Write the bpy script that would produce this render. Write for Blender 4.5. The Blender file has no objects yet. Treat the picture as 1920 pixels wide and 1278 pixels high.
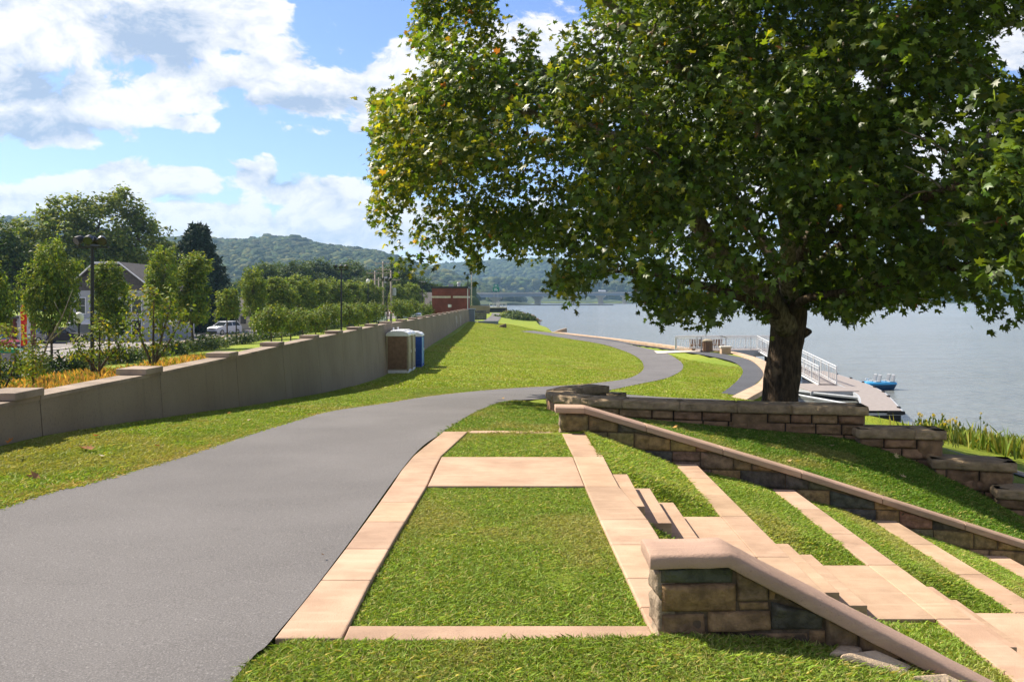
import bpy, math, random
import numpy as np
from mathutils import Vector, Matrix
R = math.radians
C = bpy.context.scene.collection
scene = bpy.context.scene

# ---------------------------------------------------------------- camera
EYE, F, U0, V0 = 1.7, 1600.0, 960.0, 562.0      # eye height, focal length and horizon of the photograph (1920x1278)
cam_d = bpy.data.cameras.new("camera"); cam = bpy.data.objects.new("camera", cam_d); C.objects.link(cam)
cam.location = (0, 0, EYE); cam.rotation_euler = (R(90), 0, 0)
cam_d.sensor_width = 36; cam_d.lens = 30; cam_d.shift_y = -(639 - V0) / 1920.0
cam_d.clip_start = 0.1; cam_d.clip_end = 12000
scene.camera = cam

# ---------------------------------------------------------------- sun, sky, exposure
SUN_EL, SUN_AZ = R(47), math.atan2(-0.85, 0.53)
sun_dir = Vector((math.sin(SUN_AZ) * math.cos(SUN_EL), math.cos(SUN_AZ) * math.cos(SUN_EL), math.sin(SUN_EL)))
sun_d = bpy.data.lights.new("sun", 'SUN'); sun = bpy.data.objects.new("sun", sun_d); C.objects.link(sun)
sun_d.energy = 5.0; sun_d.angle = R(0.5); sun_d.color = (1.0, 0.91, 0.76)
sun.rotation_euler = sun_dir.to_track_quat('Z', 'Y').to_euler()
scene.view_settings.view_transform = 'Standard'; scene.view_settings.look = 'None'
scene.view_settings.exposure = 0.92; scene.view_settings.gamma = 1; scene.view_settings.use_curve_mapping = False
scene.cycles.max_bounces = 6; scene.cycles.diffuse_bounces = 3; scene.cycles.glossy_bounces = 2
scene.cycles.transmission_bounces = 4; scene.cycles.volume_bounces = 0; scene.cycles.use_denoising = True
scene.cycles.caustics_reflective = False; scene.cycles.caustics_refractive = False


class NT:
    """small helper to write node trees"""
    def __init__(s, tree): s.t = tree; s.t.nodes.clear()
    def n(s, kind, **kw):
        nd = s.t.nodes.new(kind)
        for k, v in kw.items():
            if k == 'i':
                for kk, vv in v.items():
                    if isinstance(vv, bpy.types.NodeSocket): s.t.links.new(vv, nd.inputs[kk])
                    else: nd.inputs[kk].default_value = vv
            else: setattr(nd, k, v)
        return nd
    def m(s, op, a, b=0.0, c=None):
        nd = s.t.nodes.new('ShaderNodeMath'); nd.operation = op
        for i, v in enumerate((a, b) if c is None else (a, b, c)):
            if isinstance(v, bpy.types.NodeSocket): s.t.links.new(v, nd.inputs[i])
            else: nd.inputs[i].default_value = v
        return nd.outputs[0]
    def vm(s, op, a, b=(0, 0, 0)):
        nd = s.t.nodes.new('ShaderNodeVectorMath'); nd.operation = op
        for i, v in enumerate((a, b)):
            if isinstance(v, bpy.types.NodeSocket): s.t.links.new(v, nd.inputs[i])
            else: nd.inputs[i].default_value = v
        return nd
    def mix(s, f, a, b, blend='MIX'):
        nd = s.t.nodes.new('ShaderNodeMix'); nd.data_type = 'RGBA'; nd.blend_type = blend
        for i, v in ((0, f), (6, a), (7, b)):
            if isinstance(v, bpy.types.NodeSocket): s.t.links.new(v, nd.inputs[i])
            else: nd.inputs[i].default_value = v if i == 0 else (*v[:3], 1)
        return nd.outputs[2]
    def noise(s, vec, scale, detail=4, rough=.55, w=None):
        nd = s.t.nodes.new('ShaderNodeTexNoise'); nd.inputs['Scale'].default_value = scale
        nd.inputs['Detail'].default_value = detail; nd.inputs['Roughness'].default_value = rough
        if vec is not None: s.t.links.new(vec, nd.inputs['Vector'])
        return nd.outputs['Fac']
    def ramp(s, f, a, b):
        nd = s.t.nodes.new('ShaderNodeMapRange'); nd.interpolation_type = 'SMOOTHSTEP'
        s.t.links.new(f, nd.inputs[0]); nd.inputs[1].default_value = a; nd.inputs[2].default_value = b
        return nd.outputs[0]


def build_world():
    w = bpy.data.worlds.new("World"); scene.world = w; w.use_nodes = True
    t = NT(w.node_tree)
    sky = t.n('ShaderNodeTexSky', sky_type='NISHITA', sun_disc=False, sun_elevation=SUN_EL, sun_rotation=SUN_AZ,
              air_density=1.0, dust_density=0.3, ozone_density=2.2, altitude=0)
    tc = t.n('ShaderNodeTexCoord'); d = tc.outputs['Generated']
    sp = t.n('ShaderNodeSeparateXYZ', i={0: d})
    y = t.m('MAXIMUM', sp.outputs[1], 0.12)
    p = t.m('DIVIDE', sp.outputs[0], y); q = t.m('DIVIDE', sp.outputs[2], y)
    pq = t.n('ShaderNodeCombineXYZ', i={0: p, 1: q}).outputs[0]
    def field(blobs):
        out = None
        for (u, v, ru, rv) in blobs:
            a = t.vm('SUBTRACT', pq, ((u - U0) / F, (V0 - v) / F, 0)).outputs[0]
            b = t.vm('MULTIPLY', a, (F / ru, F / rv, 0)).outputs[0]
            l = t.vm('LENGTH', b).outputs['Value']
            out = l if out is None else t.m('SMOOTH_MIN', out, l, 0.25)
        return t.m('SUBTRACT', 1.0, out)
    blobs = [(40, 40, 330, 130), (330, 60, 250, 105), (470, 20, 100, 50), (40, 200, 260, 95), (290, 175, 260, 65),
             (470, 150, 190, 65), (590, 185, 110, 60), (730, 190, 110, 75), (850, 130, 120, 70), (1000, 90, 110, 60),
             (150, 350, 130, 45), (230, 330, 70, 45), (340, 345, 110, 45), (470, 335, 60, 36), (590, 370, 190, 40),
             (20, 385, 150, 48), (300, 415, 520, 55), (700, 420, 200, 70), (360, 232, 70, 22),
             (1250, 160, 260, 150), (1600, 300, 420, 190), (1250, 420, 350, 60), (1950, 60, 130, 90)]
    front = field(blobs)
    # the rest of the sky, out of the photograph
    wide = t.m('SUBTRACT', t.m('MULTIPLY', t.noise(t.vm('MULTIPLY', d, (1, 1, 2.2)).outputs[0], 2.2, 4, .5), 2.6), 1.15)
    inview = t.ramp(sp.outputs[1], 0.45, 0.6)
    fld = t.m('ADD', t.m('MULTIPLY', front, inview), t.m('MULTIPLY', wide, t.m('SUBTRACT', 1.0, inview)))
    # billows: noise on direction, finer vertically near the horizon
    dv = t.vm('MULTIPLY', d, (1, 1, 1.7)).outputs[0]
    warp = t.n('ShaderNodeTexNoise', i={'Vector': dv, 'Scale': 7.0, 'Detail': 3.0}).outputs['Color']
    dv2 = t.vm('ADD', dv, t.vm('MULTIPLY', t.vm('SUBTRACT', warp, (.5, .5, .5)).outputs[0], (.09, .09, .09)).outputs[0]).outputs[0]
    n1 = t.noise(dv2, 11.0, 10, .66)
    n2 = t.noise(dv2, 5.0, 5, .5)
    vor = t.n('ShaderNodeTexVoronoi', feature='SMOOTH_F1', i={'Vector': dv2, 'Scale': 26.0, 'Smoothness': .5}).outputs['Distance']
    bill = t.m('ADD', t.m('MULTIPLY', t.m('SUBTRACT', n1, .5), 2.5), t.m('MULTIPLY', t.m('SUBTRACT', .42, vor), .8))
    dens = t.m('ADD', fld, bill)
    mask = t.ramp(dens, -0.04, 0.22)
    # thickness -> grey undersides; own relief
    dark = field([(300, 70, 130, 90), (40, 245, 230, 50), (60, 165, 130, 50), (560, 195, 130, 30), (535, 338, 34, 16), (330, 372, 60, 10), (330, 110, 60, 60)])
    dark = t.m('MULTIPLY', t.ramp(t.m('ADD', dark, t.m('MULTIPLY', t.m('SUBTRACT', n2, .5), 1.6)), -0.15, 0.75), inview)
    n3 = t.noise(t.vm('ADD', dv2, (0.012, -0.009, 0.02)).outputs[0], 11.0, 10, .66)
    relief = t.m('MULTIPLY', t.m('SUBTRACT', n1, n3), 3.4)
    lum = t.m('ADD', t.m('ADD', t.m('SUBTRACT', 0.82, t.m('MULTIPLY', dark, 0.72)), relief), t.m('MULTIPLY', t.m('SUBTRACT', n2, .5), .35))
    lum = t.m('MINIMUM', t.m('MAXIMUM', lum, 0.0), 1.0)
    ccol = t.mix(lum, (0.24, 0.30, 0.41), (0.60, 0.585, 0.585))
    ccol = t.mix(inview, t.mix(1.0, ccol, (.62, .56, .50), 'MULTIPLY'), ccol)  # unseen clouds greyed and warmed to neutralise the blue ambient light
    hs = t.n('ShaderNodeHueSaturation', i={'Saturation': 1.05, 'Value': 1.0, 'Color': t.mix(1.0, sky.outputs[0], (.80, .80, 1.0), 'MULTIPLY')})
    b1 = t.n('ShaderNodeBackground', i={'Color': hs.outputs[0], 'Strength': 0.098})
    b2 = t.n('ShaderNodeBackground', i={'Color': ccol, 'Strength': 1.0})
    up = t.ramp(sp.outputs[2], -0.02, 0.03)
    ms = t.n('ShaderNodeMixShader', i={0: t.m('MULTIPLY', mask, up), 1: b1.outputs[0], 2: b2.outputs[0]})
    t.n('ShaderNodeOutputWorld', i={0: ms.outputs[0]})
build_world()

# ---------------------------------------------------------------- mesh helpers
def tag(o, label=None, cat=None, group=None, kind=None):
    for k, v in (('label', label), ('category', cat), ('group', group), ('kind', kind)):
        if v: o[k] = v
    return o

def empty(name, loc, label, cat, group=None, rz=0.0):
    o = bpy.data.objects.new(name, None); C.objects.link(o)
    o.location = loc; o.rotation_euler = (0, 0, rz); o.empty_display_size = .2
    return tag(o, label, cat, group)

def copy_tree(o, parent=None):
    kids = list(o.children)
    c = o.copy(); C.objects.link(c)
    if parent is not None: c.parent = parent
    for k in kids: copy_tree(k, c)
    return c

def mesh_np(name, V, faces, col=None, smooth=False):
    """V (n,3); faces: array (m,k) or a list of tuples; col (n,3|4) per vertex"""
    me = bpy.data.meshes.new(name)
    V = np.asarray(V, dtype=np.float32)
    if isinstance(faces, np.ndarray):
        m, k = faces.shape
        me.vertices.add(len(V)); me.vertices.foreach_set('co', V.ravel())
        me.loops.add(m * k); me.loops.foreach_set('vertex_index', faces.astype(np.int32).ravel())
        me.polygons.add(m); me.polygons.foreach_set('loop_start', np.arange(0, m * k, k, dtype=np.int32))
        me.update(calc_edges=True)
    else:
        me.from_pydata([tuple(map(float, v)) for v in V], [], faces)
    if col is not None:
        a = me.attributes.new('Col', 'FLOAT_COLOR', 'POINT')
        c = np.ones((len(V), 4), dtype=np.float32); c[:, :3] = np.asarray(col)[:, :3]
        a.data.foreach_set('color', c.ravel())
    if smooth: me.polygons.foreach_set('use_smooth', np.ones(len(me.polygons), dtype=bool))
    me.validate(); return me

def obj(name, me, mat, parent=None):
    o = bpy.data.objects.new(name, me); C.objects.link(o)
    if mat is not None and len(me.materials) == 0: me.materials.append(mat)
    if parent is not None: o.parent = parent
    return o

class MB:
    """collects shapes, builds ONE mesh object"""
    def __init__(s): s.v = []; s.f = []; s.c = []
    def add(s, vs, fs, col=(1, 1, 1)):
        b = len(s.v); s.v += [tuple(v) for v in vs]; s.f += [tuple(i + b for i in f) for f in fs]; s.c += [col] * len(vs); return s
    def box(s, x0, x1, y0, y1, z0, z1, col=(1, 1, 1)):
        vs = [(x, y, z) for z in (z0, z1) for y in (y0, y1) for x in (x0, x1)]
        return s.add(vs, [(0, 2, 3, 1), (4, 5, 7, 6), (0, 1, 5, 4), (1, 3, 7, 5), (3, 2, 6, 7), (2, 0, 4, 6)], col)
    def hexa(s, bot, top, col=(1, 1, 1)):
        n = len(bot)
        return s.add(list(bot) + list(top), [tuple(range(n - 1, -1, -1)), tuple(range(n, 2 * n))] + [(i, (i + 1) % n, n + (i + 1) % n, n + i) for i in range(n)], col)
    def slab(s, top, th, col=(1, 1, 1)):
        """top: polygon of 3-d points, counter-clockwise from above"""
        return s.hexa([(p[0], p[1], p[2] - th) for p in top], top, col)
    def tube(s, pts, rad, n=8, col=(1, 1, 1), cap=True):
        pts = [Vector(p) for p in pts]
        if not isinstance(rad, (list, tuple)): rad = [rad] * len(pts)
        vs = []; ref = Vector((0.3, 0.9, 0.1))
        for i, p in enumerate(pts):
            t = (pts[min(i + 1, len(pts) - 1)] - pts[max(i - 1, 0)]).normalized()
            if abs(t.dot(ref)) > .95: ref = Vector((1, 0, .2))
            a = t.cross(ref).normalized(); b = t.cross(a)
            for k in range(n):
                an = 2 * math.pi * k / n
                vs.append(p + (a * math.cos(an) + b * math.sin(an)) * rad[i])
        fs = [(i * n + k, i * n + (k + 1) % n, (i + 1) * n + (k + 1) % n, (i + 1) * n + k) for i in range(len(pts) - 1) for k in range(n)]
        if cap: fs += [tuple(range(n))[::-1], tuple((len(pts) - 1) * n + k for k in range(n))]
        return s.add(vs, fs, col)
    def lathe(s, prof, cx=0, cy=0, n=16, col=(1, 1, 1)):
        vs = [(cx + r * math.cos(2 * math.pi * k / n), cy + r * math.sin(2 * math.pi * k / n), z) for (r, z) in prof for k in range(n)]
        fs = [(i * n + k, i * n + (k + 1) % n, (i + 1) * n + (k + 1) % n, (i + 1) * n + k) for i in range(len(prof) - 1) for k in range(n)]
        fs += [tuple(range(n))[::-1], tuple((len(prof) - 1) * n + k for k in range(n))]
        return s.add(vs, fs, col)
    def build(s, name, mat, parent=None, smooth=False, bevel=0.0, seg=2, loc=None):
        me = mesh_np(name, np.array(s.v), s.f, np.array(s.c), smooth)
        o = obj(name, me, mat, parent)
        if loc is not None: o.location = loc
        if bevel:
            b = o.modifiers.new('bevel', 'BEVEL'); b.width = bevel; b.segments = seg; b.limit_method = 'ANGLE'; b.angle_limit = R(35)
        return o

def vnoise(p, scale, seed=0):
    """cheap smooth 3-d value noise, p (n,3) -> (n,) in -1..1"""
    p = np.asarray(p, dtype=np.float64) * scale + seed * 17.13
    i = np.floor(p).astype(np.int64); f = p - i; f = f * f * (3 - 2 * f)
    def h(a, b, c):
        n = (a * 374761393 + b * 668265263 + c * 2147483647 + seed * 1274126177) & 0x7fffffff
        n = ((n ^ (n >> 13)) * 1274126177) & 0x7fffffff
        return ((n ^ (n >> 16)) & 0xffff) / 32767.5 - 1
    o = 0
    for dx in (0, 1):
        for dy in (0, 1):
            for dz in (0, 1):
                w = (f[:, 0] if dx else 1 - f[:, 0]) * (f[:, 1] if dy else 1 - f[:, 1]) * (f[:, 2] if dz else 1 - f[:, 2])
                o = o + w * h(i[:, 0] + dx, i[:, 1] + dy, i[:, 2] + dz)
    return o

def stone(mb, c00, c10, c11, c01, nrm, th, rough=.012, col=(1, 1, 1), nu=9, nv=6, rnd=.03, seed=0, sc=9.0):
    """a rough-faced stone: quad c00 c10 c11 c01 (seen from outside, counter-clockwise), bulging out along nrm, sides going back by th"""
    c00, c10, c11, c01, nrm = [np.array(a, float) for a in (c00, c10, c11, c01, nrm)]
    L = max(np.linalg.norm(c10 - c00), 1e-3); Hh = max(np.linalg.norm(c01 - c00), 1e-3)
    S, T = np.meshgrid(np.linspace(0, 1, nu), np.linspace(0, 1, nv)); S = S.ravel(); T = T.ravel()
    P = (c00[None] * ((1 - S) * (1 - T))[:, None] + c10 * (S * (1 - T))[:, None] + c11 * (S * T)[:, None] + c01 * ((1 - S) * T)[:, None])
    e = np.minimum(np.minimum(S, 1 - S) * L, np.minimum(T, 1 - T) * Hh)
    d = np.clip(e / rnd, 0, 1); d = np.sqrt(1 - (1 - d) ** 2)
    out = d * rnd * .8 + (vnoise(P, sc, seed) * rough + vnoise(P, sc * 2.7, seed + 3) * rough * .5) * (0.25 + .75 * d)
    inpl = (1 - d)[:, None] * vnoise(P, sc * 1.4, seed + 9)[:, None] * (P * 0 + .0)
    P = P + out[:, None] * nrm + inpl
    back = [tuple(a - nrm * th) for a in (c00, c10, c11, c01)]
    vs = [tuple(p) for p in P] + back
    f = [(j * nu + i, j * nu + i + 1, (j + 1) * nu + i + 1, (j + 1) * nu + i) for j in range(nv - 1) for i in range(nu - 1)]
    n0 = nu * nv
    bot = [i for i in range(nu)]; top = [(nv - 1) * nu + i for i in range(nu)]
    lf = [j * nu for j in range(nv)]; rt = [j * nu + nu - 1 for j in range(nv)]
    f.append(tuple(bot[::-1]) + (n0, n0 + 1)); f.append(tuple(top) + (n0 + 2, n0 + 3))
    f.append(tuple(lf) + (n0 + 3, n0)); f.append(tuple(rt[::-1]) + (n0 + 1, n0 + 2))
    mb.add(vs, f, col)

def catmull(pts, n):
    p = np.array(pts, float); p = np.vstack([2 * p[0] - p[1], p, 2 * p[-1] - p[-2]])
    out = []; m = len(p) - 3
    for k in range(n):
        x = k / (n - 1) * m; i = min(int(x), m - 1); t = x - i
        a, b, c, d = p[i:i + 4]
        out.append(.5 * (2 * b + (c - a) * t + (2 * a - 5 * b + 4 * c - d) * t * t + (3 * b - a - 3 * c + d) * t ** 3))
    return np.array(out)

def inpoly(px, py, poly):
    poly = np.asarray(poly, float); x0, y0 = poly[:, 0], poly[:, 1]; x1, y1 = np.roll(x0, -1), np.roll(y0, -1)
    r = np.zeros(len(px), bool)
    for a, b, c, d in zip(x0, y0, x1, y1):
        if b == d: continue
        hit = ((b > py) != (d > py)) & (px < (c - a) * (py - b) / (d - b) + a); r ^= hit
    return r

def polydist(px, py, pts):
    pts = np.asarray(pts, float); best = np.full(len(px), 1e9)
    for (a, b), (c, d) in zip(pts[:-1], pts[1:]):
        L2 = (c - a) ** 2 + (d - b) ** 2
        t = np.clip(((px - a) * (c - a) + (py - b) * (d - b)) / L2, 0, 1)
        best = np.minimum(best, np.hypot(px - a - t * (c - a), py - b - t * (d - b)))
    return best

def P(u, v, d): return ((u - U0) / F * d, d, EYE - (v - V0) / F * d)      # a point of the photograph at depth d
def G(u, v, z):                                                           # ... on the level z
    d = (EYE - z) * F / (v - V0); return ((u - U0) / F * d, d, z)
SL = 0.028
def SZ(y): return -SL * (y - 4.26)
def Q(u, v, lift=0.0):                                                    # ... on the gently falling plaza
    d = (EYE - SL * 4.26) / ((v - V0) / F - SL); return ((u - U0) / F * d, d, SZ(d) + lift)

# ---------------------------------------------------------------- materials
M = {}
def mat(name, col=(.5, .5, .5), rough=.8, noise=0.0, scale=3.0, bump=0.0, bscale=40.0, attr=False, metal=0.0, spec=.3, col2=None, detail=5, hue=None, objco=True):
    m = bpy.data.materials.new(name); m.use_nodes = True; t = NT(m.node_tree)
    tc = t.n('ShaderNodeTexCoord'); co = tc.outputs['Object'] if objco else t.n('ShaderNodeNewGeometry').outputs['Position']
    base = None
    if noise or col2:
        f = t.noise(co, scale, detail, .6)
        c2 = col2 or tuple(c * (1 - noise) for c in col)
        base = t.mix(t.ramp(f, .3, .7), c2, tuple(min(1, c * (1 + noise * .6)) for c in col) if not col2 else col)
    if attr:
        a = t.n('ShaderNodeAttribute', attribute_name='Col').outputs['Color']
        base = a if base is None else t.mix(1.0, base, a, 'MULTIPLY')
    bs = t.n('ShaderNodeBsdfPrincipled', i={'Roughness': rough, 'Metallic': metal, 'Specular IOR Level': spec})
    if base is None: bs.inputs['Base Color'].default_value = (*col, 1)
    else: t.t.links.new(base, bs.inputs['Base Color'])
    if bump:
        h = t.m('ADD', t.noise(co, bscale, 6, .65), t.m('MULTIPLY', t.noise(co, bscale * .22, 3, .5), 1.2))
        bp = t.n('ShaderNodeBump', i={'Strength': 1.0, 'Distance': bump, 'Height': h})
        t.t.links.new(bp.outputs[0], bs.inputs['Normal'])
    t.n('ShaderNodeOutputMaterial', i={0: bs.outputs[0]})
    M[name] = m; return m

def leaf_mat(name, tint=(1, 1, 1), trans=.35, rough=.5, spec=.3):
    m = bpy.data.materials.new(name); m.use_nodes = True; t = NT(m.node_tree)
    a = t.n('ShaderNodeAttribute', attribute_name='Col').outputs['Color']
    c = t.mix(1.0, a, tint, 'MULTIPLY')
    bs = t.n('ShaderNodeBsdfPrincipled', i={'Base Color': c, 'Roughness': rough, 'Specular IOR Level': spec})
    tr = t.n('ShaderNodeBsdfTranslucent', i={'Color': t.mix(1.0, c, (1.5, 1.35, .5), 'MULTIPLY')})
    ms = t.n('ShaderNodeMixShader', i={0: trans, 1: bs.outputs[0], 2: tr.outputs[0]})
    t.n('ShaderNodeOutputMaterial', i={0: ms.outputs[0]}); M[name] = m; return m

def materials():
    # tan integrally coloured concrete, with soft blotches and fine pores
    for nm, c, c2 in (('tan_concrete', (.53, .362, .25), (.37, .245, .165)), ('tan_cap', (.47, .315, .24), (.35, .235, .175))):
        m = bpy.data.materials.new(nm); m.use_nodes = True; t = NT(m.node_tree)
        co = t.n('ShaderNodeNewGeometry').outputs['Position']
        f = t.ramp(t.noise(co, 1.7, 6, .62), .28, .72)
        b = t.mix(f, c2, c)
        b = t.mix(t.ramp(t.noise(co, 120, 3, .6), .60, .74), b, tuple(x * .72 for x in c2))
        st = t.noise(t.vm('MULTIPLY', co, (.6, 5, 5)).outputs[0], 3.0, 5, .6)
        b = t.mix(t.m('MULTIPLY', t.ramp(st, .5, .75), .45), b, (.62, .44, .31))
        b = t.mix(t.m('MULTIPLY', t.ramp(t.noise(co, .9, 6, .7), .58, .70), .38), b, tuple(x * .62 for x in c2))
        a = t.n('ShaderNodeAttribute', attribute_name='Col').outputs['Color']
        b = t.mix(1.0, b, a, 'MULTIPLY')
        bp = t.n('ShaderNodeBump', i={'Strength': .8, 'Distance': .007, 'Height': t.noise(co, 70, 8, .75)})
        bs = t.n('ShaderNodeBsdfPrincipled', i={'Base Color': b, 'Roughness': .85, 'Specular IOR Level': .25, 'Normal': bp.outputs[0]})
        t.n('ShaderNodeOutputMaterial', i={0: bs.outputs[0]}); M[nm] = m
    # asphalt
    for nm, c in (('asphalt', (.146, .138, .136)), ('dark_asphalt', (.085, .087, .095)), ('road_asphalt', (.23, .21, .20))):
        m = bpy.data.materials.new(nm); m.use_nodes = True; t = NT(m.node_tree)
        co = t.n('ShaderNodeNewGeometry').outputs['Position']
        f = t.noise(co, .55, 5, .55); g = t.noise(co, 105, 3, .75)
        b = t.mix(t.ramp(f, .3, .7), tuple(x * .86 for x in c), tuple(x * 1.08 for x in c))
        b = t.mix(t.m('MULTIPLY', t.ramp(g, .52, .70), .75), b, tuple(x * 2.3 for x in c))
        b = t.mix(t.m('MULTIPLY', t.ramp(g, .46, .30), .7), b, tuple(x * .35 for x in c))
        b = t.mix(t.m('MULTIPLY', t.ramp(t.noise(co, 1.3, 7, .7), .62, .78), .30), b, tuple(x * .6 for x in c))
        bp = t.n('ShaderNodeBump', i={'Strength': .8, 'Distance': .006, 'Height': g})
        bs = t.n('ShaderNodeBsdfPrincipled', i={'Base Color': b, 'Roughness': .88, 'Specular IOR Level': .25, 'Normal': bp.outputs[0]})
        t.n('ShaderNodeOutputMaterial', i={0: bs.outputs[0]}); M[nm] = m
    # turf seen without single blades
    m = bpy.data.materials.new('turf'); m.use_nodes = True; t = NT(m.node_tree)
    co = t.n('ShaderNodeNewGeometry').outputs['Position']
    big = t.ramp(t.noise(co, .16, 5, .6), .3, .7); mid = t.noise(co, 1.1, 5, .65); fine = t.noise(co, 26, 4, .75)
    b = t.mix(big, (.195, .275, .026), (.285, .335, .036))
    b = t.mix(t.m('MULTIPLY', t.ramp(mid, .56, .76), .75), b, (.36, .30, .10))
    b = t.mix(t.m('MULTIPLY', t.ramp(mid, .44, .28), .7), b, (.16, .235, .022))
    b = t.mix(t.m('MULTIPLY', t.ramp(fine, .52, .30), .7), b, (.10, .135, .018))
    b = t.mix(t.m('MULTIPLY', t.ramp(fine, .58, .75), .5), b, (.33, .34, .07))
    bp = t.n('ShaderNodeBump', i={'Strength': 1.0, 'Distance': .07, 'Height': t.m('ADD', t.noise(co, 9, 6, .8), t.m('MULTIPLY', t.noise(co, 1.2, 3, .5), 1.5))})
    bs = t.n('ShaderNodeBsdfPrincipled', i={'Base Color': b, 'Roughness': .9, 'Specular IOR Level': .15, 'Normal': bp.outputs[0]})
    t.n('ShaderNodeOutputMaterial', i={0: bs.outputs[0]}); M['turf'] = m
    # river
    m = bpy.data.materials.new('river_water'); m.use_nodes = True; t = NT(m.node_tree)
    co = t.n('ShaderNodeNewGeometry').outputs['Position']
    v1 = t.vm('MULTIPLY', co, (.7, 1.25, 1)).outputs[0]
    h = t.m('ADD', t.noise(v1, 1.1, 5, .62), t.m('MULTIPLY', t.noise(v1, .22, 3, .5), 2.2))
    pt = t.ramp(t.noise(t.vm('MULTIPLY', co, (.4, 1, 1)).outputs[0], .02, 4, .6), .3, .7)
    bp = t.n('ShaderNodeBump', i={'Strength': t.m('ADD', .55, t.m('MULTIPLY', pt, .4)), 'Distance': .42, 'Height': h})
    bs = t.n('ShaderNodeBsdfPrincipled', i={'Base Color': (.21, .225, .215, 1), 'Roughness': .12, 'IOR': 1.33, 'Normal': bp.outputs[0]})
    t.n('ShaderNodeOutputMaterial', i={0: bs.outputs[0]}); M['river_water'] = m
    # flood wall concrete: stains and board streaks
    m = bpy.data.materials.new('wall_concrete'); m.use_nodes = True; t = NT(m.node_tree)
    co = t.n('ShaderNodeNewGeometry').outputs['Position']
    b = t.mix(t.ramp(t.noise(co, .5, 5, .6), .3, .7), (.245, .195, .135), (.30, .245, .175))
    b = t.mix(t.m('MULTIPLY', t.ramp(t.noise(t.vm('MULTIPLY', co, (1, 2.2, .12)).outputs[0], 2.4, 5, .65), .50, .70), .25), b, (.15, .12, .085))
    b = t.mix(t.m('MULTIPLY', t.ramp(t.noise(co, 34, 4, .7), .52, .75), .5), b, (.08, .068, .05))
    b = t.mix(t.m('MULTIPLY', t.ramp(t.noise(t.vm('MULTIPLY', co, (1, .35, 1.2)).outputs[0], 3.1, 5, .7), .66, .74), .5), b, (.36, .31, .24))
    bp = t.n('ShaderNodeBump', i={'Strength': .7, 'Distance': .01, 'Height': t.noise(co, 30, 6, .7)})
    bs = t.n('ShaderNodeBsdfPrincipled', i={'Base Color': b, 'Roughness': .9, 'Specular IOR Level': .2, 'Normal': bp.outputs[0]})
    t.n('ShaderNodeOutputMaterial', i={0: bs.outputs[0]}); M['wall_concrete'] = m
    mat('wall_top', (.31, .245, .19), .9, .35, 2.0, .006, 60)
    mat('stone', (1, 1, 1), .9, .42, 6.0, .022, 26, attr=True, objco=False)
    mat('fine_stone', (1, 1, 1), .85, .55, 11.0, .020, 40, attr=True, objco=False)
    mat('pale_mortar', (.125, .09, .058), .95, .35, 20, .01, 60, objco=False)
    mat('mortar', (.055, .043, .034), .95, .3, 20, .006, 90, objco=False)
    m = bpy.data.materials.new('bark'); m.use_nodes = True; t = NT(m.node_tree)   # def bark_mat
    co = t.n('ShaderNodeNewGeometry').outputs['Position']; v = t.vm('MULTIPLY', co, (9, 9, 2.2)).outputs[0]
    f = t.noise(v, 1.6, 6, .68); g = t.noise(co, 2.2, 4, .6)
    b = t.mix(t.ramp(f, .36, .64), (.35, .33, .30), (1.15, 1.1, 1.05)); b = t.mix(t.m('MULTIPLY', t.ramp(g, .60, .70), .75), b, (2.2, 2.1, 1.75))
    b = t.mix(1.0, b, t.n('ShaderNodeAttribute', attribute_name='Col').outputs['Color'], 'MULTIPLY')
    bp = t.n('ShaderNodeBump', i={'Strength': 1.0, 'Distance': .05, 'Height': f})
    bs = t.n('ShaderNodeBsdfPrincipled', i={'Base Color': b, 'Roughness': .95, 'Specular IOR Level': .15, 'Normal': bp.outputs[0]})
    t.n('ShaderNodeOutputMaterial', i={0: bs.outputs[0]}); M['bark'] = m
    leaf_mat('sycamore_leaf', trans=.45, rough=.42, spec=.38)
    leaf_mat('leaf', trans=.3, rough=.6, spec=.15)
    leaf_mat('blade', trans=.25, rough=.6, spec=.2)
    leaf_mat('needle', trans=.08, rough=.7, spec=.2)
    mat('forest_leaf', (1, 1, 1), .9, .45, .35, attr=True, spec=.1, objco=False)
    mat('hill_soil', (.05, .07, .025), .95, .3, .05, objco=False)
    mat('black_metal', (.012, .012, .014), .45, spec=.4)
    mat('white_metal', (.60, .61, .63), .4, .12, 5, spec=.5)
    mat('grey_metal', (.40, .42, .45), .45, .15, 8, metal=.3)
    mat('dock_deck', (.30, .265, .25), .85, .12, 5, .004, 50, objco=False)
    mat('dock_side', (.40, .42, .45), .5, .15, 3)
    mat('dark_float', (.018, .018, .02), .6, .3, 3)
    mat('tan_coping', (.52, .37, .25), .9, .2, 1.5, .005, 40, objco=False)
    mat('pale_concrete', (.60, .54, .46), .9, .2, 2, .004, 40, objco=False)
    mat('brown_plastic', (.23, .135, .082), .5, .2, 6, spec=.4)
    mat('tan_plastic', (.36, .30, .205), .5, .15, 6, spec=.4)
    mat('white_plastic', (.82, .83, .85), .4, .06, 6, spec=.4)
    mat('blue_plastic', (.012, .07, .40), .45, .15, 6, spec=.4)
    mat('light_blue_plastic', (.10, .30, .62), .45, .15, 6, spec=.4)
    mat('brick', (.20, .06, .045), .9, .25, 1.2, objco=False)
    mat('roof_shingle', (.105, .095, .090), .9, .3, 3)
    mat('white_siding', (.40, .42, .45), .8, .08, 1)
    mat('blue_siding', (.20, .29, .38), .8, .1, 1)
    mat('tan_siding', (.42, .40, .36), .8, .1, 1)
    mat('trim_white', (.75, .76, .78), .6)
    mat('glass', (.02, .028, .035), .08, spec=.6)
    mat('car_paint', (.70, .74, .80), .25, spec=.6)
    mat('car_dark', (.03, .03, .034), .5)
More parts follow.
